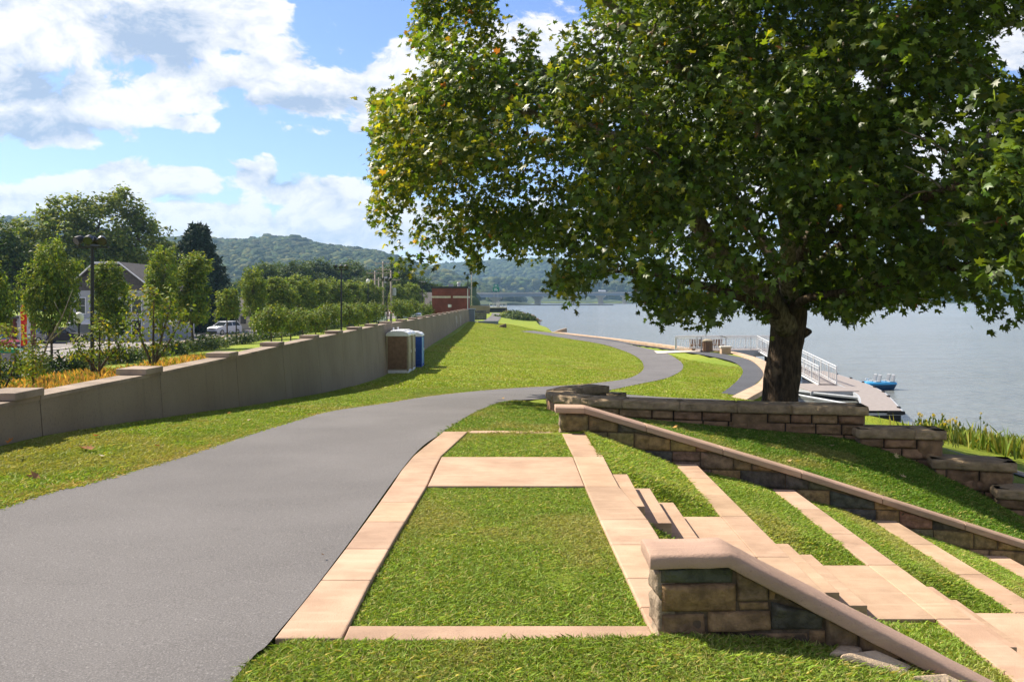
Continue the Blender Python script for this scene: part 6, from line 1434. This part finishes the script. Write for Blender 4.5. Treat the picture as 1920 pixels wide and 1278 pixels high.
# ---------------------------------------------------------------- cars
def car(x, y, z, rz, paint, label, s=1.0, group="cars beyond the wall"):
    root = empty("parked_car", (x, y, z), label, "car", group, rz); L, Wd = 2.25, .91
    def section(yy, wl, zs): return [(-wl, yy, zs[0]), (wl, yy, zs[0]), (wl * 1.0, yy, zs[1]), (wl * .97, yy, zs[2]), (-wl * .97, yy, zs[2]), (-wl, yy, zs[1])]
    # body: lofted from nose (-y) to tail
    prof = [(-2.25, .72, (.38, .55, .78)), (-2.15, .86, (.28, .62, .92)), (-1.6, .91, (.25, .70, 1.03)), (-1.05, .92, (.25, .75, 1.10)), (0, .92, (.25, .78, 1.12)), (1.4, .92, (.25, .80, 1.14)), (2.1, .90, (.30, .80, 1.12)), (2.25, .82, (.42, .75, 1.05))]
    b = MB(); vs = [p for q in prof for p in section(*q)]; n = 6; fs = [(i * n + k, i * n + (k + 1) % n, (i + 1) * n + (k + 1) % n, (i + 1) * n + k) for i in range(len(prof) - 1) for k in range(n)] + [tuple(range(n))[::-1], tuple((len(prof) - 1) * n + k for k in range(n))]
    b.add(vs, fs); b.build("body", M[paint], root, smooth=False, bevel=.05)
    c = MB(); pr = [(-1.05, .84, 1.10, 1.11), (-.25, .70, 1.11, 1.60), (.4, .69, 1.12, 1.68), (1.5, .68, 1.12, 1.64), (2.05, .76, 1.10, 1.16)]
    vs = [p for (yy, w, za, zb) in pr for p in ((-.86, yy, za - .02), (.86, yy, za - .02), (w, yy, zb), (-w, yy, zb))]; fs = [(i * 4 + k, i * 4 + (k + 1) % 4, (i + 1) * 4 + (k + 1) % 4, (i + 1) * 4 + k) for i in range(4) for k in range(4)] + [(3, 2, 1, 0), (16, 17, 18, 19)]
    c.add(vs, fs); c.build("window", M['glass'], root, bevel=.03)
    r = MB(); r.hexa([(-.70, -.20, 1.61), (.70, -.20, 1.61), (.685, 1.5, 1.645), (-.685, 1.5, 1.645)], [(-.62, -.1, 1.665), (.62, -.1, 1.665), (.62, 1.45, 1.70), (-.62, 1.45, 1.70)]); 
    for k in (-.79, .79): r.tube([(k * 1.07, -.98, 1.12), (k * .92, -.22, 1.62), (k * .90, 1.5, 1.66), (k * 1.02, 2.05, 1.14)], .05, 5); r.tube([(k * 1.1, .55, 1.12), (k * .9, .5, 1.66)], .045, 5)
    r.build("roof", M[paint], root)
    for sx in (-1, 1):
        for yy in (-1.4, 1.35):
            w = MB(); w.tube([(sx * .74, yy, .34), (sx * .935, yy, .34)], .34, 16); t = w.build("wheel", M['tyre'], root); q = MB(); q.tube([(sx * .936, yy, .34), (sx * .95, yy, .34)], .21, 12); q.build("rim", M['rim'], t)
        h = MB(); h.hexa([(sx * .48, -2.235, .74), (sx * .85, -2.13, .74), (sx * .85, -2.13, .90), (sx * .48, -2.2, .88)][::sx], [(sx * .48, -2.27, .74), (sx * .87, -2.17, .74), (sx * .87, -2.17, .90), (sx * .48, -2.24, .88)][::sx]); h.build("headlight", M['lamp_glass'], root)
        m = MB(); m.box(min(sx * .93, sx * 1.1), max(sx * .93, sx * 1.1), -.85, -.7, 1.10, 1.26); m.build("mirror", M[paint], root)
    g = MB(); g.box(-.46, .46, -2.275, -2.2, .70, .84); g.box(-.8, .8, -2.27, -2.1, .30, .50); g.build("grille", M['car_dark'], root)
    pl = MB(); pl.box(-.18, .18, -2.29, -2.276, .54, .66); pl.build("number_plate", M['white_plastic'], root)
    root.scale = (s, s, s)
cx, cy = at_u(421, 109); car(cx, cy, float(H([cx], [cy])[0]) + .04, R(-24), 'car_paint', "white car parked at the kerb in front of the porch")
for (u, d, rz, p, lb) in ((62, 92, 80, 'car_grey', "dark grey car on the forecourt beside the red banner"), (118, 92, 95, 'car_dark', "black car on the forecourt near the white house"), (-10, 76, 85, 'car_red', "red car at the picture edge across the street"), (782, 150, 10, 'car_paint', "white car glimpsed between trunks near the brick building"), (706, 130, -10, 'car_paint', "white car glimpsed behind the round trees by the utility poles")):
    x, y = at_u(u, d); car(x, y, float(H([x], [y])[0]) + .04, R(rz), p, lb)

# ---------------------------------------------------------------- banner, bins and boards
def banner():
    d = 60; x = at_u(38, d)[0]; z0 = float(H([x], [d])[0]); root = empty("feather_banner", (x, d, z0), "red feather banner with big yellow characters beside the street", "banner"); zt = EYE - (568 - V0) / F * d - z0; zb = EYE - (648 - V0) / F * d - z0
    p = MB(); p.tube([(0, 0, 0), (0, 0, zb), (-.03, 0, zt - .5), (.15, 0, zt)], [.025, .02, .015, .01], 6); p.build("pole", M['white_metal'], root)
    s = MB(); n = 14; L, Rr = [], []
    for k in range(n + 1):
        t = k / n; z = zb + (zt - zb) * t; l = -.10 + .10 * math.sin(t * 3) ; w = .46 * min(1, (1 - t) * 4 + .25) * (.92 + .08 * math.cos(t * 9)); l = l + .18 * (t > .0) * 0 + (.10 if t > .9 else 0) + .12 * (1 - t); L.append((l, .03 * math.sin(t * 8), z)); Rr.append((l + w, .03 * math.sin(t * 8 + 1), z))
    for k in range(n): s.hexa([(a[0], a[1] + .012, a[2]) for a in (L[k], Rr[k], Rr[k + 1], L[k + 1])], [L[k], Rr[k], Rr[k + 1], L[k + 1]])
    s.build("cloth", M['banner_red'], root)
    for i, ch in enumerate("8S3&8"):
        cu = bpy.data.curves.new("character", 'FONT'); cu.body = ch; cu.size = (.42, .66, .74, .40, .36)[i]; cu.extrude = .004; cu.align_x = 'CENTER'; cu.offset = .012
        t = bpy.data.objects.new("character", cu); C.objects.link(t); dg = bpy.context.evaluated_depsgraph_get(); me = bpy.data.meshes.new_from_object(t.evaluated_get(dg)); bpy.data.objects.remove(t)
        me.transform(Matrix.Rotation(R(90), 4, 'X')); z = zb + (zt - zb) * (.83, .60, .33, .17, .03)[i]; me.transform(Matrix.Translation((.12 + (.13, .06, .07, .12, .18)[i], -.055, z))); me.materials.clear(); obj("character", me, M['letter_yellow'], root)
banner()
x, y = at_u(14, 58); z = float(H([x], [y])[0]); root = empty("lidded_bin", (x, y, z), "grey bin with sloping green lid at the street edge", "bin")
b = MB(); b.hexa([(-.85, -.4, 0), (.85, -.4, 0), (.85, .4, 0), (-.85, .4, 0)], [(-.95, -.45, .8), (.95, -.45, .8), (.95, .45, .8), (-.95, .45, .8)]); b.build("body", M['car_grey'], root, bevel=.03)
b = MB(); b.hexa([(-1, -.5, .803), (1, -.5, .803), (1, .5, .803), (-1, .5, .803)], [(-.3, -.4, 1.12), (.95, -.45, 1.02), (.95, .45, 1.02), (-.3, .4, 1.12)]); b.build("lid", M['green_tarp'], root, bevel=.03)
x, y = at_u(44, 57); z = float(H([x], [y])[0]); b = MB(); b.hexa([(-.25, -.25, 0), (.25, -.25, 0), (.25, .25, 0), (-.25, .25, 0)], [(-.25, -.03, .95), (.25, -.03, .95), (.25, .03, .95), (-.25, .03, .95)])
o = b.build("sandwich_board", M['white_plastic'], loc=(x, y, z)); tag(o, "small white folding sign board under the red banner", "sign board")
x, y = at_u(735, 118); z = float(H([x], [y])[0]); zz = EYE - (583 - V0) / F * y - z
root = empty("road_sign", (x, y, z), "small round white and red traffic sign by the utility poles", "traffic sign"); b = MB(); b.tube([(0, 0, 0), (0, 0, zz + .3)], .03, 6); b.build("post", M['grey_metal'], root)
b = MB(); b.tube([(0, -.05, zz), (0, -.035, zz)], .34, 18); f = b.build("face", M['white_plastic'], root); b = MB(); b.tube([(0, -.054, zz), (0, -.0505, zz)], .33, 18); b.tube([(0, -.058, zz), (0, -.0545, zz)], .24, 18); b.build("ring", M['red_paint'], f); b = MB(); b.tube([(0, -.062, zz), (0, -.0585, zz)], .23, 18); b.build("centre", M['white_plastic'], f)

# ---------------------------------------------------------------- pier, gangway, dock and boat
def rail(mb, pts, h=1.07, picket=.32, r=.028, post=1.8, ang=True):
    pts = [Vector(p) for p in pts]
    for a, b in zip(pts[:-1], pts[1:]):
        L = (b - a).length; n = max(1, round(L / post)); up = Vector((0, 0, h))
        mb.tube([a + up, b + up], r * 1.3, 6); mb.tube([a + up * .86, b + up * .86], r * .8, 5); mb.tube([a + up * .12, b + up * .12], r * .9, 5)
        for k in range(n + 1): q = a.lerp(b, k / n); mb.tube([q, q + up], r * 1.35, 6)
        m = max(1, round(L / picket))
        for k in range(m):
            q, q2 = a.lerp(b, (k + .15) / m), a.lerp(b, (k + .55) / m); mb.tube([q + up * .12, (q2 if ang and k % 2 else q) + up * .86], r * .6, 4)
def river_works():
    root = empty("pier", (15.4, 69.8, -2.4), "white railed pier reaching out from the promenade", "pier"); off = -root.location
    b = MB(); b.box(15.2, 21.4, 68.9, 70.7, -2.58, -2.34); o = b.build("deck", M['dock_deck'], root); o.location = off
    b = MB(); b.box(15.6, 21.4, 68.84, 68.898, -2.85, -2.36); b.box(15.6, 21.4, 70.702, 70.76, -2.85, -2.36); o = b.build("girder", M['dock_side'], root); o.location = off
    for x in (18.5, 19.6, 21.0):
        for y in (69.2, 70.4): b = MB(); b.tube([(x, y, -6), (x, y, -2.59)], .17, 10); o = b.build("pile", M['dark_float'], root); o.location = off
    for y in (68.98, 70.62): b = MB(); rail(b, [(13.2 if y < 70 else 13.6, y, -2.36), (15.3, y, -2.34), (21.3, y, -2.34)]); o = b.build("railing", M['white_metal'], root); o.location = off
    root = empty("gangway", (20.3, 62, -3.1), "white aluminium gangway sloping down from the pier to the float", "gangway"); off = -root.location
    A, B = (20.55, 69.3, -2.36), (20.2, 54.6, -3.68)
    b = MB(); b.hexa([(A[0] - .6, A[1], A[2] - .12), (A[0] + .6, A[1], A[2] - .12), (B[0] + .55, B[1], B[2] - .12), (B[0] - .55, B[1], B[2] - .12)][::-1], [(A[0] - .6, A[1], A[2]), (A[0] + .6, A[1], A[2]), (B[0] + .55, B[1], B[2]), (B[0] - .55, B[1], B[2])][::-1]); o = b.build("deck", M['dock_deck'], root); o.location = off
    for s in (-1, 1): b = MB(); rail(b, [(A[0] + s * .62, A[1], A[2] - .03), (B[0] + s * .56, B[1], B[2] - .03)], 1.15, .42, .03, 1.5); b.tube([(A[0] + s * .62, A[1], A[2] - .06), (B[0] + s * .56, B[1], B[2] - .06)], .07, 6); o = b.build("railing", M['white_metal'], root); o.location = off
    root = empty("landing_float", (19, 53, -3.8), "small square landing float under the foot of the gangway", "float"); off = -root.location
    for nm, m, a in (("deck", 'dock_deck', (17.9, 20.75, 51.0, 55.6, -3.80, -3.74)), ("fascia", 'dock_side', (17.85, 20.8, 50.95, 55.65, -3.98, -3.803)), ("float_tank", 'dark_float', (18.05, 20.6, 51.1, 55.5, -4.75, -3.983))): b = MB(); b.box(*a); o = b.build(nm, M[m], root, bevel=.01); o.location = off
    # curved dock
    Rp = catmull([(24.3, 66), (24.15, 63.8), (23.75, 59.5), (23.25, 55.7), (22.4, 51.6), (21.55, 48.7), (19.4, 42.3)], 40); Lp = catmull([(22.3, 66), (22.15, 63.8), (21.85, 60), (21.4, 56.6), (20.65, 52.4), (19.65, 48.4), (17.2, 42.3)], 40)
    root = empty("floating_dock", (20.5, 50, -3.85), "long curved grey floating dock with pale edging", "dock"); off = -root.location
    def strip(A, B, z0, z1, grow=0.0):
        m = MB(); dirv = (A - B); dirv = dirv / np.linalg.norm(dirv, axis=1)[:, None]; A2, B2 = A + dirv * grow, B - dirv * grow; n = len(A2)
        vs = [(*A2[k], z0) for k in range(n)] + [(*B2[k], z0) for k in range(n)] + [(*A2[k], z1) for k in range(n)] + [(*B2[k], z1) for k in range(n)]
        fs = []
        for k in range(n - 1): fs += [(k, k + 1, n + k + 1, n + k), (2 * n + k + 1, 2 * n + k, 3 * n + k, 3 * n + k + 1), (k + 1, k, 2 * n + k, 2 * n + k + 1), (n + k, n + k + 1, 3 * n + k + 1, 3 * n + k)]
        fs += [(0, n, 3 * n, 2 * n), (n - 1, 2 * n - 1, 4 * n - 1, 3 * n - 1)[::-1]]; return m.add(vs, fs)
    for nm, m, z0, z1, g in (("deck", 'dock_deck', -3.90, -3.78, -.10), ("fascia", 'dock_side', -4.02, -3.80, 0.0), ("float_tank", 'dark_float', -4.8, -4.022, -.12)): o = strip(Rp, Lp, z0, z1, g).build(nm, M[m], root); o.location = off
    b = MB(); b.box(18.6, 19.45, 42.22, 42.298, -3.98, -3.82); o = b.build("bumper", M['dark_float'], root); o.location = off
    cl = MB(); [cl.box(float(Rp[k][0]) - .16, float(Rp[k][0]) - .06, float(Rp[k][1]) - .12, float(Rp[k][1]) + .12, -3.778, -3.70) for k in range(8, 40, 5)]; o = cl.build("cleat", M['dark_float'], root); o.location = off
    for (a, c, lb) in ((P(1478, 733, 52.2), P(1609, 747, 49.0), "galvanised stiff arm beam holding the dock, behind the lower one"), (P(1478, 735.5, 50.6), P(1614, 761, 44.9), "lower galvanised stiff arm beam just above the stone wall")):
        b = MB(); a, c = Vector(a), Vector(c); a.z = -3.85; c.z = -3.92; b.tube([a, c], .085, 6); tag(b.build("mooring_arm", M['grey_metal']), lb, "beam", "mooring arms of the dock")
    # pedal boat
    root = empty("pedal_boat", (24.5, 57.3, WATER), "small bright blue pedal boat with pale grey padded seats beside the dock", "boat", None, R(8)); root.scale = (.88, .88, .9)
    hull = MB(); n = 13; rows = []
    for z, wl, ll in ((-.15, .55, 1.15), (.18, .70, 1.38), (.42, .78, 1.50)):
        rows.append([(ll * math.cos(a) * (1 if math.cos(a) > 0 else .92), wl * math.copysign(abs(math.sin(a)) ** .6, math.sin(a)), z) for a in np.linspace(0, 2 * math.pi, 24, endpoint=False)])
    vs = [p for r_ in rows for p in r_]; fs = [(i * 24 + k, i * 24 + (k + 1) % 24, (i + 1) * 24 + (k + 1) % 24, (i + 1) * 24 + k) for i in range(2) for k in range(24)] + [tuple(range(24))[::-1], tuple(48 + k for k in range(24))]; hull.add(vs, fs); hull.build("hull", M['boat_dark'], root, smooth=False)
    dk = MB(); dk.hexa([(p[0] * 1.03, p[1] * 1.03, .40) for p in rows[2]], [(p[0] * .96, p[1] * .94, .56) for p in rows[2]]); dk.build("deck", M['boat_blue'], root, bevel=.03)
    for x in (-.15, .95):
        for yy in (-.3, .3): s = MB(); s.hexa([(x - .22, yy - .22, .565), (x + .22, yy - .22, .565), (x + .22, yy + .22, .565), (x - .22, yy + .22, .565)], [(x - .22, yy - .22, .64), (x + .22, yy - .22, .64), (x + .22, yy + .22, .64), (x - .22, yy + .22, .64)]); s.hexa([(x + .10, yy - .22, .645), (x + .17, yy - .22, .645), (x + .17, yy + .22, .645), (x + .10, yy + .22, .645)], [(x + .22, yy - .22, 1.12), (x + .28, yy - .22, 1.12), (x + .28, yy + .22, 1.12), (x + .22, yy + .22, 1.12)]); q = s.build("seat", M['grey_metal'], root, bevel=.02); p = MB(); p.hexa([(x + .095, yy - .17, .70), (x + .103, yy - .17, .70), (x + .103, yy + .17, .70), (x + .095, yy + .17, .70)], [(x + .19, yy - .17, 1.08), (x + .20, yy - .17, 1.08), (x + .20, yy + .17, 1.08), (x + .19, yy + .17, 1.08)]); p.build("pad", M['car_grey'], q)
    c = MB(); c.tube([(-.8, 0, .56), (-.75, 0, .78)], .03, 6); c.box(-.95, -.6, -.03, .03, .78, .83); c.build("steering_lever", M['white_plastic'], root)
    # things at the head of the pier
    x, y = at_u(1327, 68.3); z = -2.45; root = empty("litter_bin", (x, y, z), "brown slatted litter bin with tan lid at the pier entrance", "bin"); b = MB()
    for k in range(14): a = k * 2 * math.pi / 14; b.box(.34 * math.cos(a) - .05, .34 * math.cos(a) + .05, .34 * math.sin(a) - .05, .34 * math.sin(a) + .05, .05, .82)
    b.lathe([(.28, .02), (.28, .8)], n=14); b.build("body", M['brown_plastic'], root); b = MB(); b.lathe([(.42, .83), (.42, .92), (.2, 1.02)], n=14); b.build("lid", M['tan_plastic'], root)
    x, y = at_u(1322, 71.5); root = empty("slatted_bench", (x, y, -2.45), "dark slatted bench panel behind the litter bin", "bench"); b = MB(); [b.box(-1.3 + k * .2, -1.16 + k * .2, -.04, .04, .05, .85) for k in range(14)]; b.build("backrest", M['brown_plastic'], root); b = MB(); b.box(-1.35, 1.5, -.6, -.05, .38, .45); b.box(-1.2, -1.1, -.5, -.1, 0, .375); b.box(1.2, 1.3, -.5, -.1, 0, .375); b.build("seat", M['brown_plastic'], root)
    x, y = at_u(1360, 65.8); b = MB(); b.box(-.36, .36, -.3, .3, -.1, .42); o = b.build("stone_bollard", M['tan_coping'], loc=(x, y, -2.42), bevel=.04); tag(o, "squat tan stone block at the corner of the pier entrance", "bollard"); b = MB(); b.box(-.42, .42, -.36, .36, .423, .55); b.build("cap", M['pale_concrete'], o, bevel=.02)
    x, y = at_u(1050, 109.0); b = MB(); b.hexa([(-.9, -.3, 0), (.9, -.3, 0), (.9, .3, 0), (-.9, .3, 0)], [(-.2, -.2, .28), (.85, -.25, .55), (.85, .25, .55), (-.2, .2, .28)], (.50, .38, .27)); tag(b.build("coping_end_rock", M['rock'], loc=(x, y, -2.42), bevel=.05), "tan rock lying at the far end of the promenade coping", "rock")
river_works()

# ---------------------------------------------------------------- far along the bank
def far_bank():
    d = 131; x0, x1 = at_u(884, d)[0], at_u(911, d)[0]; mb = MB(); rn = random.Random(4)
    for r in range(5):
        x = x0
        while x < x1: w = rn.uniform(.3, .6); stone(mb, (x, d, -1.35 + r * .29), (min(x + w, x1 + .1), d, -1.35 + r * .29), (min(x + w, x1 + .1), d, -1.08 + r * .29), (x, d, -1.08 + r * .29), (0, -1, 0), .5, .05, tuple([.16 * rn.uniform(.7, 1.2)] * 3), 5, 4, .04, r * 9 + int(x * 10), 4); x += w + .02
    tag(mb.build("gabion_wall", M['rock']), "short dark grey stone retaining wall beyond the end of the flood wall", "wall")
    x, y, z = T(914, 606); b = MB(); b.box(-1.1, 1.3, -.15, .3, -.3, .28); tag(b.build("retaining_step", M['bridge_steel'], loc=(x, y, z)), "dark retaining step set in the lawn at the wall end", "retaining step")
    x, y, z = T(941, 613); b = MB(); b.hexa([(-.6, -.3, -.1), (.55, -.3, -.1), (.55, .3, -.1), (-.6, .3, -.1)], [(-.2, -.2, .18), (.5, -.25, .42), (.5, .25, .42), (-.2, .2, .18)], (.16, .11, .085)); tag(b.build("boulder", M['rock'], loc=(x, y, z), bevel=.06), "dark wedge shaped boulder on the crest of the lawn", "rock")
    pts = [(-4.9, 118), (-4.1, 128), (-3.6, 140), (-3.4, 165), (-3.6, 195), (-4.5, 235)]; A = catmull([(a - 1.1, b) for a, b in pts], 40); B = catmull([(a + 1.1, b) for a, b in pts], 40); drape("path", A, B, .06, M['asphalt'], "pale far stretch of the path beyond the end of the flood wall", "path", 3)
    b = MB(); b.box(-11, -5.6, 214, 215, -2, .25); tag(b.build("far_flood_wall", M['wall_concrete']), "distant continuation of the concrete flood wall", "wall")
    d = 250; root = empty("overlook_platform", (at_u(934, d)[0], d, -.5), "small railed overlook platform at the far river bend", "platform"); b = MB(); b.box(-2.6, 2.6, 0, 5, -.2, .05); b.build("deck", M['bridge_concrete'], root); b = MB(); b.box(-2.6, 2.6, .1, 5, -3.2, -.2); b.build("base_wall", M['dark_float'], root); b = MB(); rail(b, [(-2.5, .1, .05), (2.5, .1, .05)], 1.1, .6, .05, 1.3); b.build("railing", M['white_metal'], root); b = MB(); b.box(-.6, .5, 2, 3, .053, 1.5); b.box(-.8, .7, 1.8, 3.2, 1.5, 1.7); b.build("kiosk", M['white_siding'], root)
    # green highway sign
    d = 420; x = at_u(930, d)[0]; root = empty("highway_sign", (x, d, -2.5), "green highway sign on a tall post near the bridge", "sign"); z = lambda v: EYE + (V0 - v) / F * d + 2.5
    b = MB(); b.tube([(-1.0, 0, 0), (-1.0, 0, z(534))], .12, 6); b.tube([(.9, 0, 0), (.9, 0, z(534))], .12, 6); b.build("post", M['grey_metal'], root)
    for i, (va, vb, w) in enumerate(((533, 537.5, 1.1), (538, 546.5, 1.6))):
        b = MB(); b.box(-w, w, -.28, -.2, z(vb), z(va)); f = b.build("panel", M['sign_green'], root); q = MB(); [q.box(-w * .6, w * (.55 - .2 * k), -.30, -.283, z(vb) + (z(va) - z(vb)) * (.25 + .35 * k), z(vb) + (z(va) - z(vb)) * (.37 + .35 * k)) for k in range(2)]; q.build("legend", M['white_plastic'], f)
far_bank()

# ---------------------------------------------------------------- the road bridge
def bridge():
    A = Vector((-66, 860, 0)); Dv = Vector((71, 152, 0)).normalized(); L = 900; nrm = Vector((-Dv.y, Dv.x, 0)); root = empty("river_bridge", tuple(A), "long grey road bridge on wide concrete piers across the river", "bridge"); off = -root.location
    zdeck = lambda s: 7.6 + .012 * s - .000004 * s * s
    def run(w0, w1, za, zb, n=40):
        m = MB(); rows = []
        for k in range(n + 1):
            s = L * k / n; p = A + Dv * s; rows += [tuple(p + nrm * w0) [:2] + (zdeck(s) + za,), tuple(p + nrm * w1)[:2] + (zdeck(s) + za,), tuple(p + nrm * w1)[:2] + (zdeck(s) + zb,), tuple(p + nrm * w0)[:2] + (zdeck(s) + zb,)]
        return m.add(rows, [(i * 4 + k, i * 4 + (k + 1) % 4, (i + 1) * 4 + (k + 1) % 4, (i + 1) * 4 + k) for i in range(n) for k in range(4)] + [(3, 2, 1, 0), (n * 4, n * 4 + 1, n * 4 + 2, n * 4 + 3)])
    for nm, m, a in (("deck", 'bridge_concrete', (-8, 8, -.6, 0)), ("parapet", 'bridge_concrete', (-8.1, -7.7, .003, 1.1)), ("parapet", 'bridge_concrete', (7.7, 8.1, .003, 1.1)), ("girder", 'bridge_steel', (-7, -5.8, -4.0, -.603)), ("girder", 'bridge_steel', (5.8, 7, -4.0, -.603)), ("girder", 'bridge_steel', (-.6, .6, -4.0, -.603))): o = run(*a).build(nm, M[m], root); o.location = off
    for s in (0, 112, 232, 352, 472, 592, 712, 832):
        p = A + Dv * s; zt = zdeck(s) - 4.02; b = MB(); f = lambda w, l, z: [tuple(p + nrm * (sx * w) + Dv * (sy * l))[:2] + (z,) for sx, sy in ((-1, -1), (1, -1), (1, 1), (-1, 1))][::-1]
        b.hexa(f(3.6, 1.6, -9), f(3.6, 1.6, zt - 4.2)); b.hexa(f(3.7, 1.7, zt - 4.2), f(7.5, 1.9, zt - 1.6)); b.hexa(f(7.5, 1.9, zt - 1.598), f(7.5, 1.9, zt)); o = b.build("pier", M['bridge_concrete'], root); o.location = off
    # lorry crossing
    s = 470; p = A + Dv * s; root = empty("lorry", (p.x, p.y, zdeck(s)), "tiny dark lorry with a row of pale loads crossing the bridge", "lorry", None, math.atan2(Dv.y, Dv.x)); b = MB(); b.box(13, 19, -5.6, -3, .8, 4.2); b.build("cab", M['car_dark'], root, bevel=.3); b = MB(); b.box(-19, 13.5, -5.5, -3.1, .9, 1.5); b.build("bed", M['car_dark'], root)
    for k in range(6): b = MB(); b.lathe([(.2, 1.52), (1.2, 1.6), (1.25, 3.2), (.9, 4)], -16 + k * 5.2, -4.3, 10); b.build("load", M['white_plastic'], root)
    for k in range(7): b = MB(); b.tube([(-17 + k * 5.5, -5.7, .55), (-17 + k * 5.5, -2.9, .55)], .55, 10); b.build("wheel", M['tyre'], root)
bridge()
# ---------------------------------------------------------------- air
hb = MB(); hb.box(-3800, 3800, -425, 4400, -12, 330)
hm = bpy.data.materials.new('haze'); hm.use_nodes = True; t = NT(hm.node_tree)
pv = t.n('ShaderNodeVolumePrincipled', i={'Color': (.42, .70, 1.0, 1), 'Density': .000155, 'Anisotropy': .2})
t.n('ShaderNodeOutputMaterial', i={'Volume': pv.outputs[0]}); hm.cycles.homogeneous_volume = True
tag(hb.build("haze", hm), "thin blue summer haze over the river valley", "haze", kind='stuff')
